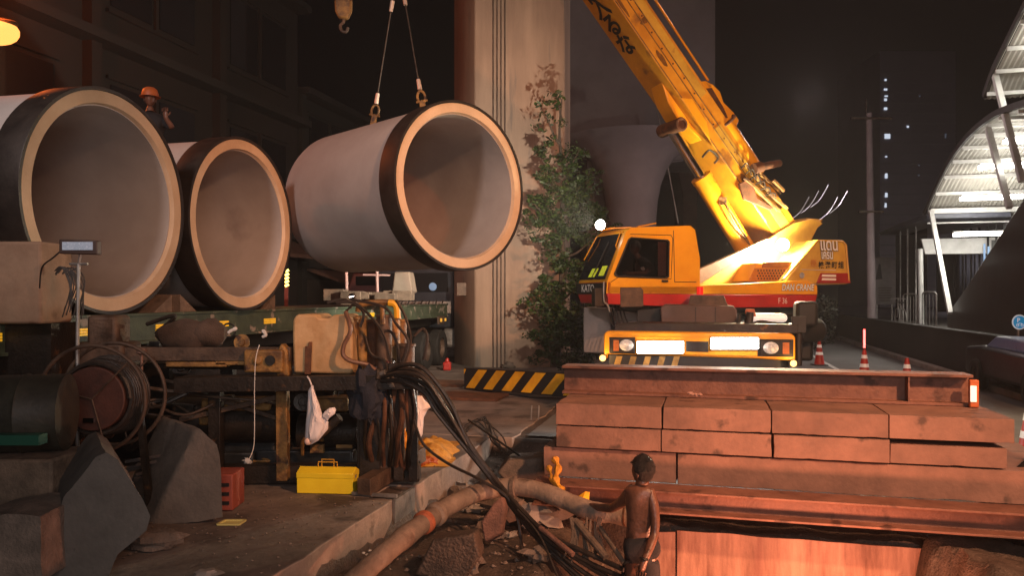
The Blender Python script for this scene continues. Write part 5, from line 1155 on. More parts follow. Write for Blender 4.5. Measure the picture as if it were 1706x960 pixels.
# rusty cylinders and plumbing right of the tank
for k, (x, y0, y1, r, m_) in enumerate(((585, 530, 620, .075, rust_y), (603, 528, 622, .06, rust_y), (622, 534, 630, .14, rust), (640, 526, 620, .08, steel_b), (652, 530, 622, .09, rust_y), (668, 534, 624, .06, rust_y), (676, 575, 622, .09, steel_b))):
    mb = MB(); mb.cyl(P(x, y1, 7.7+.12*(k % 3)), P(x, y0, 7.7+.12*(k % 3)), r, n=18); mb.cyl(P(x, y0+3, 7.7+.12*(k % 3)), P(x, y0-2, 7.7+.12*(k % 3)), r*1.15, n=18); obj('hydraulic_cylinder', mb, m_, mc, bevel=.006)
mb = MB(); mb.tube(spline([P(596, 520, 7.6), P(602, 508, 7.6), P(630, 504, 7.6), P(655, 505, 7.6), P(661, 512, 7.6), P(662, 532, 7.6)], 5), .03, 8); mb.tube([P(636, 506, 7.6), P(638, 540, 7.6)], .024, 8); obj('bent_handle', mb, rust_y, mc)
mb = MB(); mb.tube(spline([P(648, 505, 7.58), P(656, 506, 7.57), P(661, 513, 7.57), P(662, 530, 7.57)], 5), .034, 8); obj('yellow_grip', mb, hazy, mc)
mb = MB(); mb.cyl(P(609, 624, 7.4), P(620, 623, 7.4), .05, n=14); mb.cyl(P(584, 498, 7.5), P(592, 496, 7.5), .05, n=14); mb.cyl(P(648, 606, 7.35), P(653, 602, 7.4), .035, n=12); mb.tube([P(575, 520, 7.5), P(588, 508, 7.5)], .012, 6); obj('bright_fitting', mb, chrome, mc)
mb = MB()
mb.tube(spline([P(576, 520, 7.4), P(584, 550, 7.3), P(573, 575, 7.3), P(572, 592, 7.3), P(585, 602, 7.3), P(612, 608, 7.35), P(628, 620, 7.4)], 6), .022, 8)
obj('copper_hose', mb, mat('rusty brown hose', (.2, .10, .06), (.1, .05, .03), 9, .5), mc)
for k, l in enumerate((((560, 505), (590, 505), (620, 530), (640, 560), (652, 605)), ((590, 500), (640, 512), (660, 540), (680, 570), (668, 612)), ((545, 505), (575, 500), (605, 520), (600, 545)), ((640, 552), (652, 554), (662, 575), (668, 620)), ((660, 500), (676, 530), (684, 570), (672, 610)), ((608, 560), (618, 590), (640, 600), (645, 615)), ((690, 560), (705, 548), (712, 565), (706, 600)))):
    mb = MB(); mb.tube(spline([P(x, y, 7.35+.05*k) for x, y in l], 6), .015, 6); obj('hydraulic_hose', mb, hose_m, mc)
mb = MB(); mb.box(P(648, 628, 7.5), (.6, .3, .1)); mb.box(P(665, 615, 7.4), (.2, .12, .12))
for k in range(6): mb.cyl(P(630+12*k, 634, 7.3), P(630+12*k, 616, 7.35), .03, n=10)
obj('manifold', mb, steel_d, mc, bevel=.01)
# lower hoses and pipes between legs
for k in range(9):
    x = 612+9*k+R.uniform(-3, 3); mb = MB(); mb.tube(spline([P(x, 640, 7.45), P(x+R.uniform(-8, 8), 690, 7.3+.05*(k % 3)), P(x+R.uniform(-14, 14), 740, 7.4), P(x+R.uniform(-6, 6), 782, 7.6)], 6), R.choice((.016, .022, .028)), 8); obj('hydraulic_hose', mb, R.choice((hose_m, steel_d, rust)), mc)
for k in range(10):
    y = 640+R.uniform(-8, 30); x = R.uniform(90, 330); mb = MB(); mb.tube(spline([P(x, y, 7.6), P(x+60, y+R.uniform(5, 30), 7.5), P(x+130, y+R.uniform(-10, 25), 7.6), P(x+180, y+R.uniform(-5, 30), 7.8)], 6), R.choice((.014, .02)), 7); obj('hydraulic_hose', mb, R.choice((hose_m, steel_b, hose_m)), mc)
mb = MB(); mb.ball(P(608, 652, 7.35), .15, 24, (1.0, .6, 1.5), 1.1, 9); mb.ball(P(622, 672, 7.35), .12, 20, (.8, .6, 1.5), 1.1, 5); obj('rag_cover', mb, cloth_b, mc)
mb = MB(); mb.tube(spline([P(0, 597, 8.2), P(60, 590, 8.2), P(140, 588, 8.2)], 4), .05, 8); mb.tube(spline([P(0, 560, 8.6), P(120, 562, 8.6)], 4), .03, 8); obj('side_tube', mb, steel_b, mc)
# beige tank (oil tank with torn rounded top)
mb = MB(); mb.prism([P(x, y, 7.45) for x, y in [(489, 622), (487, 560), (488, 534), (491, 527), (497, 524), (527, 524), (532, 530), (548, 531), (554, 525), (576, 524), (582, 530), (587, 560), (588, 618), (584, 624)]], (0, .55, 0))
tk = obj('oil_tank', mb, mat('stained ivory tank', (.50, .34, .18), (.36, .21, .085), 3.5, .55, 0, .2, spots=((.22, .11, .04), 3, .62)), mc, bevel=.045)
mb = MB(); mb.prism([P(x, y, 7.42) for x, y in [(507, 624), (508, 577), (513, 577), (514, 570), (519, 570), (517, 624)]], (0, .03, 0)); obj('steel_strap', mb, rust, tk, bevel=.004)

# black hose bundle arching to the pit
t = thing('hose_bundle', P(640, 640, 7.4), 'bundle of long black hydraulic hoses running from the machine down into the pit', 'hose bundle')
for k in range(6):
    o1 = (k-2.5)*(4+R.uniform(-.8, .8)); o2 = R.uniform(-9, 9); yy = R.uniform(-.12, .12)
    mb = MB(); mb.tube(spline([P(632+R.uniform(-8, 8), 632+o1*.4, 7.35), P(668, 624+o1*1.3, 7.2+yy), P(706, 636+o1*2.0+o2*.4, 7.1+yy), P(738-o1, 680+o1+o2*.3, 7.05+yy), P(780, 745+o1*.8, 6.95), P(826, 805+o1*.5, 6.85), P(868, 858+o1*.8, 6.6), P(915, 905+o1*1.5+o2, 6.35), P(985, 955+o1*3+o2, 6.1), P(1040, 985+o1*3, 5.9)], 7), .021, 8); obj('hose', mb, hose_m, t)
mb = MB(); mb.tube(spline([P(690, 700, 7.2), P(705, 740, 7.1), P(745, 772, 7.0), P(800, 800, 6.8), P(850, 835, 6.7), P(868, 900, 6.6), P(866, 975, 6.3)], 6), .014, 6); obj('hose', mb, hose_m, t)
mb = MB(); mb.tube(spline([P(862, 850, 6.5), P(900, 895, 6.3), P(930, 965, 6.0)], 6), .010, 6); obj('hose', mb, hose_m, t)
for k in range(6):
    c = P(634+3*k, 624+4*k, 7.33); mb = MB(); mb.cyl(c+V3((-.06, .02, -.02)), c+V3((.05, -.02, .02)), .028, n=10); mb.cyl(c+V3((-.09, .03, -.03)), c+V3((-.06, .02, -.02)), .034, n=6); obj('crimp_fitting', mb, galv, t)
# discharge hose
t = thing('discharge_hose', P(640, 940, 5.8), 'thick pale brown discharge hose bending over the trench edge', 'hose')
pts = [P(520, 1040, 5.0), P(590, 970, 5.4), P(645, 920, 5.8), P(700, 876, 6.3), P(752, 842, 6.75), P(800, 820, 7.0), P(845, 812, 7.0), P(890, 816, 6.9), P(935, 832, 6.75), P(980, 850, 6.6), P(1020, 858, 6.5), P(1075, 862, 6.4)]
sp_ = spline(pts, 8); rad = []
for i in range(len(sp_)): rad.append(.082+.006*math.sin(i*2.4)*noise.noise(V3((i*.3, 0, 0)))+.012*noise.noise(V3((i*.22, 5, 0))))
mb = MB(); mb.tube(sp_, rad, 20); hz_ = obj('hose_wall', mb, hosebig_m, t, smooth=80)
def coupling(i, m, rr=.118, w=.05): 
    d = (sp_[i+1]-sp_[i-1]).normalized(); mb = MB(); mb.lathe([(rr-.02, -w), (rr, -w*.6), (rr, w*.6), (rr-.02, w)], sp_[i], d, 20); return obj('coupling', mb, m, t)
coupling(25, mat('orange tape', (.55, .16, .07), (.35, .1, .05), 16, .7, 0, .3), .098, .04); coupling(28, hosebig_m, .103, .045); coupling(50, rubble_m, .096, .03); coupling(83, rust, .090, .012)

# person in the pit
Yq = 5.95
def pp(x, y, Y=Yq): return P(x, y, Y)
J = [(pp(1067, 905), (.125, .095)), (pp(1067, 880), (.112, .085)), (pp(1067, 848), (.125, .09)), (pp(1068, 824), (.13, .085)), (pp(1070, 809), (.07, .06)), (pp(1071, 800), .055), (pp(1072, 790), .055),
     (pp(1083, 823, 5.9), .055), (pp(1089, 842, 5.88), .046), (pp(1092, 870, 5.85), .038), (pp(1090, 893, 5.83), .037), (pp(1082, 915, 5.75), .034), (pp(1073, 936, 5.68), .028),
     (pp(1050, 821, 6.0), .058), (pp(1036, 838, 6.15), .047), (pp(1018, 848, 6.35), .04), (pp(996, 846, 6.5), .034), (pp(976, 842, 6.6), .026),
     (pp(1078, 930), .09), (pp(1078, 975), .072), (pp(1077, 1015), .06), (pp(1076, 1060), .055), (pp(1075, 1108), .036), (pp(1073, 1113, 6.08), .034),
     (pp(1056, 930), .09), (pp(1055, 975), .072), (pp(1054, 1015), .06), (pp(1053, 1060), .055), (pp(1053, 1108), .036), (pp(1051, 1113, 6.08), .034)]
Ed = [(0, 1), (1, 2), (2, 3), (3, 4), (4, 5), (5, 6), (3, 7), (7, 8), (8, 9), (9, 10), (10, 11), (11, 12), (3, 13), (13, 14), (14, 15), (15, 16), (16, 17), (0, 18), (18, 19), (19, 20), (20, 21), (21, 22), (22, 23), (0, 24), (24, 25), (25, 26), (26, 27), (27, 28), (28, 29)]
hand(J, Ed, 12, V3((-.25, -.1, -1)), V3((-1, .2, 0)), .35, .95)
hand(J, Ed, 17, V3((-1, .25, -.1)), V3((0, .3, 1)), .5, .9)
pe = skin_figure('person', J, Ed, skin_m, label='shirtless man with black hair seen from behind, standing in the pit before the stack', category='person')
hc = pp(1070.5, 784); fwd = V3((-.62, .78, 0))
join_head(pe, head_mesh(hc-Z*.006, fwd, Z, .95))
hm_ = hair_mesh(hc+Z*.002, fwd, Z, .95, low=-.085); hv0 = [p for p in hm_.v]; R4 = random.Random(2)
for k in range(900):
    p_ = R4.choice(hv0); o_n = (p_-hc).normalized(); tn = (o_n*.25+V3((R4.gauss(0, .5), R4.gauss(0, .5), R4.gauss(-.9, .3)))).normalized(); sd_ = tn.orthogonal().normalized()*.0022; q0 = p_+V3((R4.gauss(0, .006), R4.gauss(0, .006), R4.gauss(0, .006)))
    hm_.add([q0-sd_, q0+sd_, q0+tn*R4.uniform(.008, .016)], [(0, 1, 2)])
obj('hair', hm_, hair_m, pe)
ws_ = [0, 1, 18, 19, 20, 24, 25, 26]
Jn = [(J[0][0], (.16, .135)), (pp(1067, 884), (.148, .125)), (J[18][0], .122), (J[19][0], .112), (J[20][0], .10), (J[24][0], .122), (J[25][0], .112), (J[26][0], .10)]
skin_figure('shorts', Jn, [(0, 1), (0, 2), (2, 3), (3, 4), (0, 5), (5, 6), (6, 7)], cloth_d, pe)
mb = MB(); mb.lathe([(.032, -.008), (.036, 0), (.032, .008)], J[12][0]+Z*.02, V3((.25, .1, 1)), 16); obj('wristband', mb, black, pe)

# toolbox
c = G(541, 824, 0.0); c = P(541, 824, c.y); t = thing('toolbox', V3((c.x, c.y, 0)), 'bright yellow metal toolbox on the slab before the machine', 'toolbox')
s_ = c.y/F; W_ = 96*s_; D_ = .2; c.z = 0
xa = V3((1, -.08, 0)).normalized(); ya = V3((.08, 1, 0)).normalized()
mb = MB(); mb.box(c+ya*D_/2+Z*.085, (W_, D_, .165), (xa, ya, Z)); obj('box_body', mb, yel_box, t, bevel=.006)
mb = MB(); mb.prism([c+xa*(-W_/2-.004)+ya*(-.004)+Z*.150, c+xa*(-W_/2-.004)+ya*(-.004)+Z*.2, c+xa*(-W_/2-.004)+ya*(D_*.5)+Z*.245, c+xa*(-W_/2-.004)+ya*(D_+.004)+Z*.2, c+xa*(-W_/2-.004)+ya*(D_+.004)+Z*.150], xa*(W_+.008)); ld = obj('lid', mb, yel_box, t, bevel=.005)
for dz, w_ in ((.0, .19), (.025, .12)):
    b = c+ya*D_*(.45+dz)+Z*.24; mb = MB(); mb.tube([b-xa*w_/2, b-xa*w_/2+Z*(.05+dz), b+xa*w_/2+Z*(.05+dz), b+xa*w_/2], .006, 8); obj('handle', mb, mat('ochre enamel', (.6, .33, .03), None, rough=.4), ld)
mb = MB(); mb.box(c+xa*W_*.5+ya*D_*.4+Z*.16, (.012, .04, .03), (xa, ya, Z)); obj('clasp', mb, galv, ld)
# plastic bags
def bag(pts, Y, lab, seed):
    t = thing('plastic_bag', P(pts[0][0], pts[-1][1], Y), lab, 'plastic bag', 'white plastic bags tied to the machine')
    n = len(pts); mb = MB(); rings = 10; vs = []
    for i in range(n):
        x0, y, x1 = pts[i]
        for k in range(rings):
            a = 2*math.pi*k/rings; w_ = (x1-x0)/2*Y/F; cx = (x0+x1)/2+1.2*noise.noise(V3((i, k, seed)))
            vs.append(P(cx, y, Y)+V3((math.cos(a)*w_, math.sin(a)*max(.012, w_*.35)*(1+.6*noise.noise(V3((i*.7, k*1.3, seed)))), .008*noise.noise(V3((k*2, i, seed))))))
    mb.add(vs, [(i*rings+k, i*rings+(k+1) % rings, (i+1)*rings+(k+1) % rings, (i+1)*rings+k) for i in range(n-1) for k in range(rings)]+[[k for k in range(rings)], [(n-1)*rings+k for k in range(rings)]])
    o = obj('bag_skin', mb, plastic_w, t, smooth=80); s2 = o.modifiers.new('sub', 'SUBSURF'); s2.levels = 1; s2.render_levels = 2
    return t
b1 = thing('plastic_bag', P(518, 742, 7.15), 'white plastic bag hanging below the tank, with a lump in its lower tip', 'plastic bag', 'white plastic bags tied to the machine')
def film(outline, Y, par, nm, seed, bul=.03):
    """a thin bag: outline filled by a ring of points towards a ridge line, crumpled in depth"""
    n = len(outline); cx = sum(a for a, b in outline)/n; cy = sum(b for a, b in outline)/n; mb = MB(); lv = 5; vs = []
    for k in range(lv):
        f = k/lv
        for (a, b) in outline:
            x = a+(cx-a)*f; y = b+(cy-b)*f; vs.append(P(x, y, Y)+V3((0, -bul*math.sin(f*1.5)+.02*noise.noise(V3((x*.09, y*.05, seed)))+.012*noise.noise(V3((x*.3, y*.12, seed+4))), 0)))
    vs.append(P(cx, cy, Y)+V3((0, -bul, 0))); fs = []
    for k in range(lv-1):
        for i in range(n): fs.append((k*n+i, k*n+(i+1) % n, (k+1)*n+(i+1) % n, (k+1)*n+i))
    for i in range(n): fs.append(((lv-1)*n+i, (lv-1)*n+(i+1) % n, lv*n))
    mb.add(vs, fs); o = obj(nm, mb, plastic_w, par, smooth=28); sdf = o.modifiers.new('solid', 'SOLIDIFY'); sdf.thickness = .003; return o
def dens(l, k=4):
    out = []
    for i in range(len(l)):
        a, b = l[i], l[(i+1) % len(l)]
        for j in range(k): out.append((a[0]+(b[0]-a[0])*j/k, a[1]+(b[1]-a[1])*j/k))
    return out
film(dens([(519, 642), (514, 652), (511, 690), (507, 728), (510, 740), (517, 742), (530, 735), (546, 716), (547, 703), (543, 699), (537, 690), (528, 664), (522, 643)]), 7.15, b1, 'bag_skin', 1)
film(dens([(536, 694), (541, 686), (549, 680), (557, 679), (560, 683), (558, 690), (549, 697), (545, 703)]), 7.13, b1, 'bag_ear', 2, .01)
film(dens([(519, 645), (520, 680), (514, 720), (516, 738), (530, 731), (541, 712), (534, 690), (524, 660)]), 7.11, b1, 'bag_fold', 5, .02)
mb = MB(); mb.ball(P(513, 736, 7.13), .035, 12); obj('bag_contents', mb, mat('pale lump', (.75, .55, .48), None, rough=.5), b1)
mb = MB(); mb.tube([P(519, 642, 7.15), P(515, 632, 7.2), P(512, 628, 7.25)], .008, 6); obj('bag_knot', mb, plastic_w, b1)
tp = thing('black_tarp', P(1680, 900, 6.7), 'flat black plastic sheet hanging over the right end of the beams', 'plastic sheet')
film(dens([(1790, 700), (1706, 768), (1668, 800), (1640, 832), (1612, 868), (1600, 884), (1628, 892), (1668, 905), (1712, 932), (1800, 990)], 6), 6.62, tp, 'sheet_face', 3, .05).data.materials[0] = mat('black plastic sheet', (.006, .005, .005), (.010, .008, .007), 5, .9, 0, 0, spec=.1)
b2 = thing('plastic_bag', P(700, 725, 7.6), 'second white plastic bag, hanging behind the hoses at the right of the machine', 'plastic bag', 'white plastic bags tied to the machine')
film(dens([(684, 641), (686, 655), (692, 659), (703, 660), (708, 668), (720, 678), (712, 684), (706, 696), (704, 724), (700, 732), (693, 722), (689, 700), (685, 670)]), 7.6, b2, 'bag_skin', 7)
# thread with a scrap hanging from the rail
t = thing('hanging_string', P(420, 595, 7.2), 'thin white string with a small paper scrap at its end, hanging before the machine', 'string')
mb = MB(); mb.tube(spline([P(432, 575, 7.25), P(426, 600, 7.2), P(424, 650, 7.2), P(424, 720, 7.2), P(422, 748, 7.2), P(414, 768, 7.15)], 6), .004, 6); obj('thread', mb, white_p, t)
mb = MB(); mb.ball(P(412, 769, 7.15), .032, 10, (1.3, .8, .8), .9, 3); obj('paper_scrap', mb, white_p, t)
for x, y, dx, lab in ((386, 551, 9, 'white rag strip lying on the machine, left one'), (443, 558, -6, 'white rag strip lying on the machine, right one')):
    mb = MB(); mb.tube(spline([P(x-6, y+4, 7.3), P(x, y, 7.3), P(x+dx, y-4 if dx > 0 else y-8, 7.3)], 4), [.012, .016, .014, .018, .016, .014, .02, .018, .01], 6); obj('rag_strip', mb, white_p, label=lab, cat='rag')
# yellow tarp heap, orange rag
mb = MB(); n = 34; vs = []
c0 = G(718, 756, .0)
for j in range(n):
    for i in range(n):
        x = (i/(n-1)-.5)*.62; y = (j/(n-1)-.5)*1.5; r = math.hypot(x/.31, y/.75); h = max(0, 1-r**2)*.16+noise.noise(V3((x*7, y*7, 1)))*.07*max(0, 1.15-r)+noise.noise(V3((x*19, y*19, 1)))*.03*max(0, 1.1-r)
        vs.append(c0+V3((x*(1+.2*noise.noise(V3((y*4, 0, 0)))), y, 0))+Z*max(.008, h))
mb.add(vs, [(j*n+i, j*n+i+1, (j+1)*n+i+1, (j+1)*n+i) for j in range(n-1) for i in range(n-1)]); obj('cloth_heap', mb, yel_tarp, smooth=80, label='crumpled yellow woven cloth on the slab right of the machine legs', cat='cloth')
mb = MB()
for x, y, s_ in ((640, 690, 1.0), (656, 700, .8), (672, 735, .7), (630, 735, .6)): mb.ball(P(x, y, 8.1), .11*s_, 12, (.8, .5, 1.6), .9, x)
obj('cloth_bundle', mb, yel_tarp, label='yellow cloth bundle stuffed between the machine legs', cat='cloth')
c0 = G(711, 776, 0); mb = MB()
for k in range(4): mb.ball(c0+V3((R.uniform(-.07, .07), R.uniform(-.05, .05), .04)), .06, 12, (1.3, 1, .7), .9, k+20)
obj('orange_rag', mb, orange_p, label='small orange-red rag beside the yellow cloth heap', cat='rag')
mb = MB()
for x0, y0, x1, y1 in ((905, 800, 930, 770),):
    mb.tube(spline([P(914, 778, 7.3), P(918, 790, 7.2), P(922, 806, 7.1), P(934, 822, 7.05), P(946, 836, 7.0)], 5), [.02+.012*math.sin(i) for i in range(21)], 7); mb.tube(spline([P(924, 764, 7.3), P(930, 780, 7.2), P(926, 800, 7.1), P(936, 818, 7.0)], 5), [.03+.012*math.sin(i*1.4) for i in range(16)], 7)
obj('twisted_cloth', mb, yel_tarp, label='twisted yellow cloth strip hanging from the rubble by the hose', cat='cloth')
c0 = P(972, 833, 6.9); mb = MB(); mb.add([c0+V3((-.09, 0, 0)), c0+V3((.05, 0, -.03)), c0+V3((.06, .03, .06)), c0+V3((.02, .02, .07)), c0+V3((-.01, -.04, .02))], [(0, 1, 4), (1, 2, 4), (2, 3, 4), (3, 0, 4), (0, 1, 2, 3)]); obj('yellow_scrap', mb, hazy, label='small bright yellow scrap on the lower beam left of the man', cat='scrap', smooth=0)

# concrete wedge blocks (barrier ends) at left
def barrier(name, prof, Y, depth, lab, m=conc_dark):
    mb = MB(); mb.prism([P(x, y, Y) for x, y in prof], depth)
    me = bpy.data.meshes.new('t'); me.from_pydata([tuple(p) for p in mb.v], [], mb.f); b_ = bmesh.new(); b_.from_mesh(me)
    bmesh.ops.triangulate(b_, faces=[f for f in b_.faces if len(f.verts) > 4])
    for _ in range(4): bmesh.ops.subdivide_edges(b_, edges=[e for e in b_.edges if e.calc_length() > .07], cuts=1, use_grid_fill=True)
    b_.verts.index_update(); mb = MB(); mb.add([v.co+noise.noise_vector(v.co*3.5)*.010+noise.noise_vector(v.co*16)*.004 for v in b_.verts], [[v.index for v in f.verts] for f in b_.faces]); b_.free()
    return obj(name, mb, m, bevel=0, smooth=50, label=lab, cat='concrete block', group='concrete barrier blocks at the slab edge')
barrier('concrete_block', [(60, 985), (105, 830), (160, 762), (176, 755), (196, 768), (236, 832), (249, 862), (243, 884), (196, 925), (170, 985)], 4.95, (-.50, .8, 0), 'nearest grey concrete block with a peaked end, at the lower left', mat('grey barrier concrete', (.16, .142, .126), (.11, .097, .086), 4, .85, 0, .3, spots=((.04, .035, .03), 9, .69)))
barrier('concrete_block', [(250, 876), (264, 848), (326, 716), (333, 714), (362, 740), (366, 760), (372, 862), (330, 870)], 6.35, (-.58, .62, .0), 'grey concrete block with a peaked end, left of the red crate', MT['grey barrier concrete'])
barrier('concrete_block', [(-60, 970), (-60, 868), (10, 856), (66, 862), (70, 970)], 4.7, (0, .5, 0), 'low brown concrete block in the bottom left corner', rubble_m)
p = P(376, 818, 6.75); t = thing('red_crate', V3((p.x, p.y, 0)), 'red plastic crate behind the peaked concrete block', 'crate')
mb = MB(); mb.box(V3((p.x-.03, p.y+.1, .17)), (.22, .3, .32)); obj('crate_body', mb, mat('brick red plastic', (.3, .07, .045), (.22, .05, .035), 6, .6), t, bevel=.01)
for k in range(3):
    mb = MB(); mb.box(V3((p.x-.03, p.y-.055, .08+.08*k)), (.16, .01, .03)); obj('crate_slot', mb, dark_m, t)
# beige block at left, on the trailer side
mb = MB(); a = P(-60, 540, 6.9); b = P(68, 402, 6.9); mb.box(V3(((a.x+b.x)/2, 7.15, (a.z+b.z)/2)), (b.x-a.x, .5, b.z-a.z)); obj('pale_block', mb, mat('stained pale block', (.36, .24, .16), (.27, .17, .11), 3.5, .8, 0, .2, spots=((.13, .07, .04), 2.6, .64)), bevel=.025, label='pale stained concrete block at the left edge below the big pipe', cat='block')
mb = MB(); mb.box(V3(((a.x+b.x)/2, 7.25, a.z/2)), (.7, .4, a.z)); obj('block_stand', mb, steel_d, label='dark steel stand under the pale block at the left edge', cat='stand')
# floodlight, unlit, on a stand
p = P(134, 412, 6.6); t = thing('floodlight', V3((p.x, p.y, 0)), 'small floodlight on a thin stand in front of the nearest pipe', 'floodlight')
mb = MB(); mb.box(p, (.33, .08, .125), (V3((1, 0, -.03)).normalized(), V3((0, 1, 0)), Z)); hd_ = obj('housing', mb, mat('brown black housing', (.05, .03, .025), None, rough=.5), t, bevel=.01)
mb = MB(); mb.box(p+V3((0, -.045, .008)), (.26, .01, .07)); obj('reflector', mb, mat('silver reflector', (.6, .6, .64), (.3, .3, .34), 50, .25, .8, .2, emit=(.7, .75, .9), es=.25), hd_)  # weak glow put into the unlit lamp's reflector as a sheen
mb = MB(); mb.tube([P(131, 440, 6.6), P(130, 500, 6.6), P(129, 582, 6.6), V3((P(129, 500, 6.6).x, 6.6, .05))], .016, 8); mb.cyl(P(116, 440, 6.6), P(146, 440, 6.6), .012, n=6); mb.cyl(P(134, 424, 6.6), P(131, 442, 6.6), .012, n=6); obj('stand', mb, galv, t)
for k in range(3):
    f = V3((P(129, 500, 6.6).x, 6.6, .3)); a = k*2.1; mb = MB(); mb.tube([f, f+V3((math.cos(a)*.35, math.sin(a)*.35, -.28))], .012, 6); obj('leg', mb, galv, t)
mb = MB(); mb.tube(spline([P(104, 416, 6.6), P(88, 430, 6.6), P(70, 446, 6.7), P(66, 480, 6.8)], 5), .007, 6); obj('cable', mb, black, t)
# coil of wires by it
mb = MB()
for k in range(14): 
    x = 86+R.uniform(0, 30); mb.tube(spline([P(x, 455+R.uniform(-8, 4), 7.0), P(x+12, 448+R.uniform(-4, 8), 7.0), P(x+26, 470+R.uniform(-5, 20), 7.0), P(x+20+R.uniform(-8, 8), 520+R.uniform(-20, 20), 7.0)], 5), .006, 5)
obj('wire_tangle', mb, hose_m, label='tangle of black wires hanging between the pale block and the floodlight stand', cat='wires')
# hose reel with rim
p = P(168, 662, 6.5); t = thing('hose_reel', V3((p.x, p.y, p.z-.5)), 'big rusty hose reel with a thin round rim, left of the machine', 'hose reel')
for dy in (-.14, .22):
    mb = MB(); mb.tube([p+V3((math.cos(a)*.45, dy, math.sin(a)*.45)) for a in [2*math.pi*k/48 for k in range(48)]], .017, 8, closed=True)
    for k in range(3): a = k*2*math.pi/3+.8; mb.tube([p+V3((0, dy, 0)), p+V3((math.cos(a)*.44, dy, math.sin(a)*.44))], .008, 6)
    obj('rim', mb, steel_b, t)
mb = MB(); mb.cyl(p+V3((0, -.13, 0)), p+V3((0, .21, 0)), .27, n=40); obj('drum', mb, mat('dark red paint', (.085, .03, .02), (.045, .018, .013), 6, .6), t, bevel=.01)
mb = MB(); mb.tube([p+V3((math.cos(a)*(.30+.004*(k//24)), -.1+.28*(k/240), math.sin(a)*(.30+.004*(k//24)))) for k, a in ((k, 2*math.pi*k/24) for k in range(240))], .02, 6); obj('wound_hose', mb, hose_m, t)
mb = MB(); mb.bar(p+V3((-.3, .04, -.02)), p+V3((-.45, .04, -1.1)), .05, .05); mb.bar(p+V3((.3, .04, -.02)), p+V3((.42, .04, -1.1)), .05, .05); mb.bar(p+V3((-.3, .04, 0)), p+V3((.3, .04, 0)), .05, .05); mb.bar(p+V3((-.42, .04, -1.0)), p+V3((.42, .04, -1.0)), .05, .05); obj('stand', mb, steel_d, t)
mb = MB(); mb.box(p+V3((.0, -.18, -.17)), (.09, .03, .04)); obj('bright_clip', mb, chrome, t)
# dark drum at the far left edge
p = P(30, 690, 5.6); t = thing('oil_drum', V3((p.x, p.y, 0)), 'olive drab drum lying on its side at the left edge', 'drum')
mb = MB(); mb.lathe([(0, -.42), (.27, -.42), (.285, -.40), (.285, -.15), (.295, -.13), (.285, -.11), (.285, .13), (.295, .15), (.285, .17), (.285, .42), (0, .42)], V3((p.x-.1, p.y, p.z)), V3((1, .25, 0)), 36); obj('shell', mb, mat('olive drab', (.05, .046, .032), (.02, .019, .014), 5, .6), t)
mb = MB(); mb.box(V3((p.x, p.y, (p.z-.285)/2)), (.8, .5, p.z-.285)); obj('crate_support', mb, wood, t, bevel=.02)
mb = MB(); mb.box(P(12, 732, 5.3), (.5, .1, .07)); obj('green_strap', mb, mat('green strap', (.01, .08, .05), None, rough=.6), t)
# rope and lumber between blocks
mb = MB()
for k in range(10): mb.tube(spline([P(212+R.uniform(-5, 20), 770+6*k*.9, 6.7+.03*k), P(262, 762+5*k+R.uniform(-4, 4), 6.7+.03*k), P(310, 756+4*k+R.uniform(-3, 3), 6.8+.03*k)], 5), .016, 6)
obj('cable_bundle', mb, mat('grey cable', (.12, .105, .10), (.07, .06, .058), 10, .5), label='loose grey cables lying between the two peaked concrete blocks', cat='cables')
# small items on the slab
for (x, y, sx, sy, sz, m_, nm, lab, ct) in ((258, 902, .34, .22, .13, rubble_m, 'concrete_lump', 'broken concrete lump on the slab in front of the peaked block', 'rubble'), (345, 950, .16, .12, .05, conc, 'concrete_lump', 'small pale rubble piece at the bottom edge of the slab', 'rubble')):
    p = G(x, y+14); mb = MB(); mb.ball(p+Z*sz*.5, sx*.6, 14, (1, sy/sx, sz/sx), .55, x); obj(nm, mb, m_, smooth=25, label=lab, cat=ct)
p = G(384, 874); mb = MB()
for a, b in (((-.09, -.05), (.09, -.05)), ((.09, -.05), (.1, .07)), ((.1, .07), (-.07, .07)), ((-.07, .07), (-.09, -.05))): mb.bar(p+V3((*a, .012)), p+V3((*b, .012)), .018, .014)
mb.box(p+V3((0, .01, .006)), (.15, .1, .004)); obj('document_tray', mb, mat('pale yellow plastic', (.6, .55, .2), None, rough=.5), label='small pale yellow rectangular tray lying on the slab', cat='tray')
# stones and debris in the trench: individual pieces
R2 = random.Random(3)
for k in range(60):
    v = R2.uniform(-2.75, -.2); u = R2.uniform(5.6, 8.6); s_ = R2.choice((.03, .04, .05, .07, .1, .14)); z = gh(v, u)
    mb = MB(); mb.ball((0, 0, 0), s_, 10, (1.3, R2.uniform(.6, 1), R2.uniform(.4, .8)), 1.3, k*1.7)
    o = obj('rubble_stone', mb, rubble_m if k % 3 else conc, smooth=25, label=('bigger ' if s_ > .09 else 'small ')+('brown' if k % 3 else 'grey')+' broken stone lying in the muddy trench', cat='stone', group='stones in the trench'); o.location = S(v, u, z-.01)
for lab, l, Y, th, m_ in (('big broken concrete chunk behind the bend of the hose', [(828, 788), (846, 768), (905, 764), (921, 774), (912, 800), (845, 806)], 7.9, .55, rubble_m), ('reddish splintered slab piece standing in the mud', [(800, 870), (822, 838), (836, 826), (842, 845), (834, 890), (806, 905)], 6.5, .1, mat('reddish broken slab', (.3, .15, .11), (.16, .08, .06), 7, .9, 0, .6)), ('low wide mud-caked slab at the trench edge', [(690, 960), (720, 900), (790, 890), (800, 930), (770, 975)], 6.0, .3, soil_m)):
    mb = MB(); mb.prism([P(x, y, Y) for x, y in l], (.03, th, -.04)); obj('concrete_chunk', mb, m_, bevel=.02, label=lab, cat='concrete chunk')
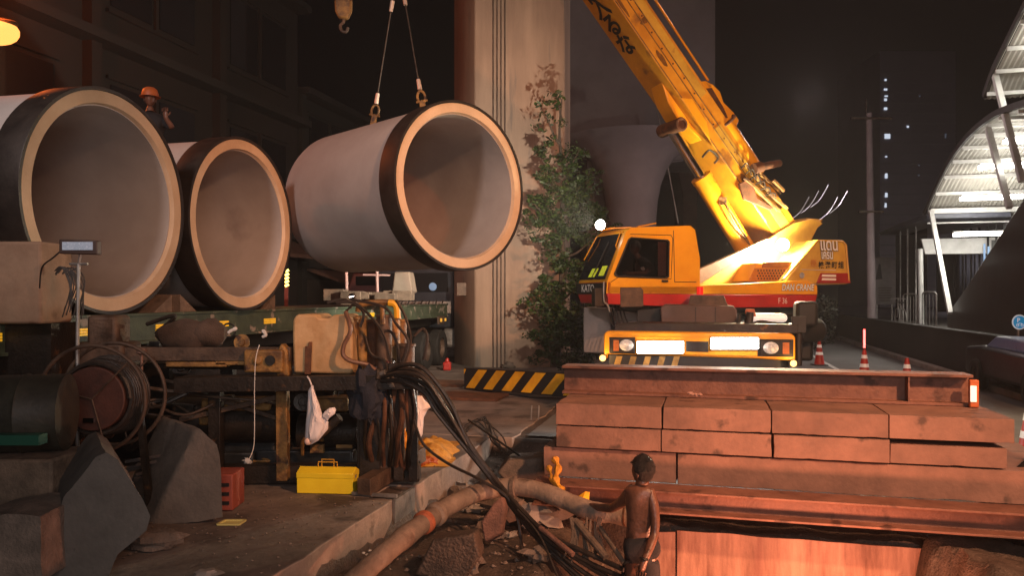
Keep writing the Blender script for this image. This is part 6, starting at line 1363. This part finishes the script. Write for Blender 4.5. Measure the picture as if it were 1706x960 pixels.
for k, (x0, y0, x1, y1, Y0, Y1, r, lab) in enumerate(((900, 880, 955, 925, 6.4, 6.1, .022, 'short reddish pipe sticking out of the mud below the hoses'), (780, 700, 866, 760, 8.6, 8.2, .012, 'thin dark rod lying on the slab corner'), (960, 870, 1010, 930, 6.3, 6.0, .03, 'broken wood stake leaning in the pit'), (1000, 880, 1040, 940, 6.2, 5.9, .02, 'thin stick leaning beside the man'))):
    mb = MB(); mb.cyl(P(x0, y0, Y0), P(x1, y1, Y1), r, n=10); obj('rod' if k < 2 else 'stick', mb, (MT['reddish broken slab'], steel_d, wood, wood)[k], label=lab, cat='rod' if k < 2 else 'stick')
mb = MB()
for k in range(26):
    x = 985+R.uniform(-35, 22); mb.tube(spline([P(x, 868+R.uniform(-6, 6), 6.3), P(x+R.uniform(-6, 6), 895, 6.25), P(x+R.uniform(-12, 12), 930+R.uniform(-10, 14), 6.2)], 4), .009, 5)
obj('root_fringe', mb, wood, label='fringe of hanging roots and fibres below the hose end', cat='roots')
mb = MB()
for k in range(7): mb.tube(spline([G(775+R.uniform(-20, 10), 722, 0)+Z*.02, G(800+R.uniform(-10, 10), 712+R.uniform(-4, 6), 0)+Z*.12, G(825+R.uniform(-10, 15), 735+R.uniform(-8, 8), 0)+Z*.05, G(838+R.uniform(-5, 10), 750, 0)+Z*-.03], 6), .009, 6)
obj('wire_loops', mb, hose_m, label='loose black wire loops on the slab edge behind the hoses', cat='wires')
mb = MB(); mb.box(S(-2.86, 6.88, -.12), (.03, .5, .22), (V, U, Z)); mb.bar(S(-3.3, 6.66, .02), S(-2.84, 6.66, .02), .03, .03); obj('edge_angle', mb, galv, label='bent steel angle at the recess in the slab edge', cat='steel angle')
for k, (x, y) in enumerate(((606, 922), (616, 918), (612, 925))):
    p = P(x, y, 6.3); mb = MB(); mb.ball(p, .016, 8, (1, 1, .5), .5, k); obj('white_scrap', mb, white_p, label='tiny white paper scrap beside the slab foot, '+('the left one of three', 'the upper right one of three', 'the lowest one of three')[k], cat='scrap', group='paper scraps beside the slab foot')
# debris at pier foot
for k in range(14):
    p = G(835+R.uniform(0, 60), 612+R.uniform(-3, 3)); mb = MB(); mb.ball(p+Z*.06, R.uniform(.06, .16), 10, (1.3, 1, .7), .8, k+50); obj('debris_bag', mb, R.choice((rubble_m, white_p, conc)), smooth=30, label='small pale rubbish lump at the foot of the pier', cat='rubbish', group='rubbish at the pier foot')
# bottles/rail at slab corner far
mb = MB()
for x in (885, 897): mb.cyl(P(x, 700, 11.6), P(x+1, 676, 11.6), .012, n=6)
obj('rebar_stub', mb, galv, label='two thin steel stubs standing at the trench corner left of the stack', cat='rebar')
# back retaining faces of the excavation, behind the stack
mb = MB(); mb.box(S(.3, 10.05, -.6), (6.3, .08, 1.15), (V, U, Z)); obj('retaining_wall', mb, conc_dark, label='dark retaining wall at the back of the pit, behind the stack', cat='retaining wall')

mb, hm = HAZE; mb = MB(); mb.box((60, 70, 32), (560, 520, 74)); obj('haze', mb, hm, smooth=0, kind='stuff')

# grit and pebbles strewn over the slab and the trench edge
mb = MB(); R3 = random.Random(11)
for k in range(1500):
    v = -2.9-abs(R3.gauss(0, 1.3)) if k % 2 else R3.uniform(-2.8, -.9); u = R3.uniform(4.6, 9.5); z = .003 if v < -2.88 else gh(v, u)
    if 6.6 < u < 7.16 and v < -2.86: continue
    r_ = R3.choice((.005, .007, .01, .014)) if v < -2.88 else R3.choice((.01, .015, .025))
    c = S(v, u, z+r_*.3); a = R3.uniform(0, 6.3); p_ = [c+V3((math.cos(a+q_*1.57)*r_*R3.uniform(.7, 1.4), math.sin(a+q_*1.57)*r_*R3.uniform(.7, 1.4), 0)) for q_ in range(4)]
    t_ = c+Z*r_*R3.uniform(.5, 1.0)+V3((R3.uniform(-.3, .3)*r_, R3.uniform(-.3, .3)*r_, 0)); mb.add(p_+[t_, c-Z*r_*.5], [(0, 1, 4), (1, 2, 4), (2, 3, 4), (3, 0, 4), (1, 0, 5), (2, 1, 5), (3, 2, 5), (0, 3, 5)])
obj('grit', mb, rubble_m, smooth=0, kind='stuff')
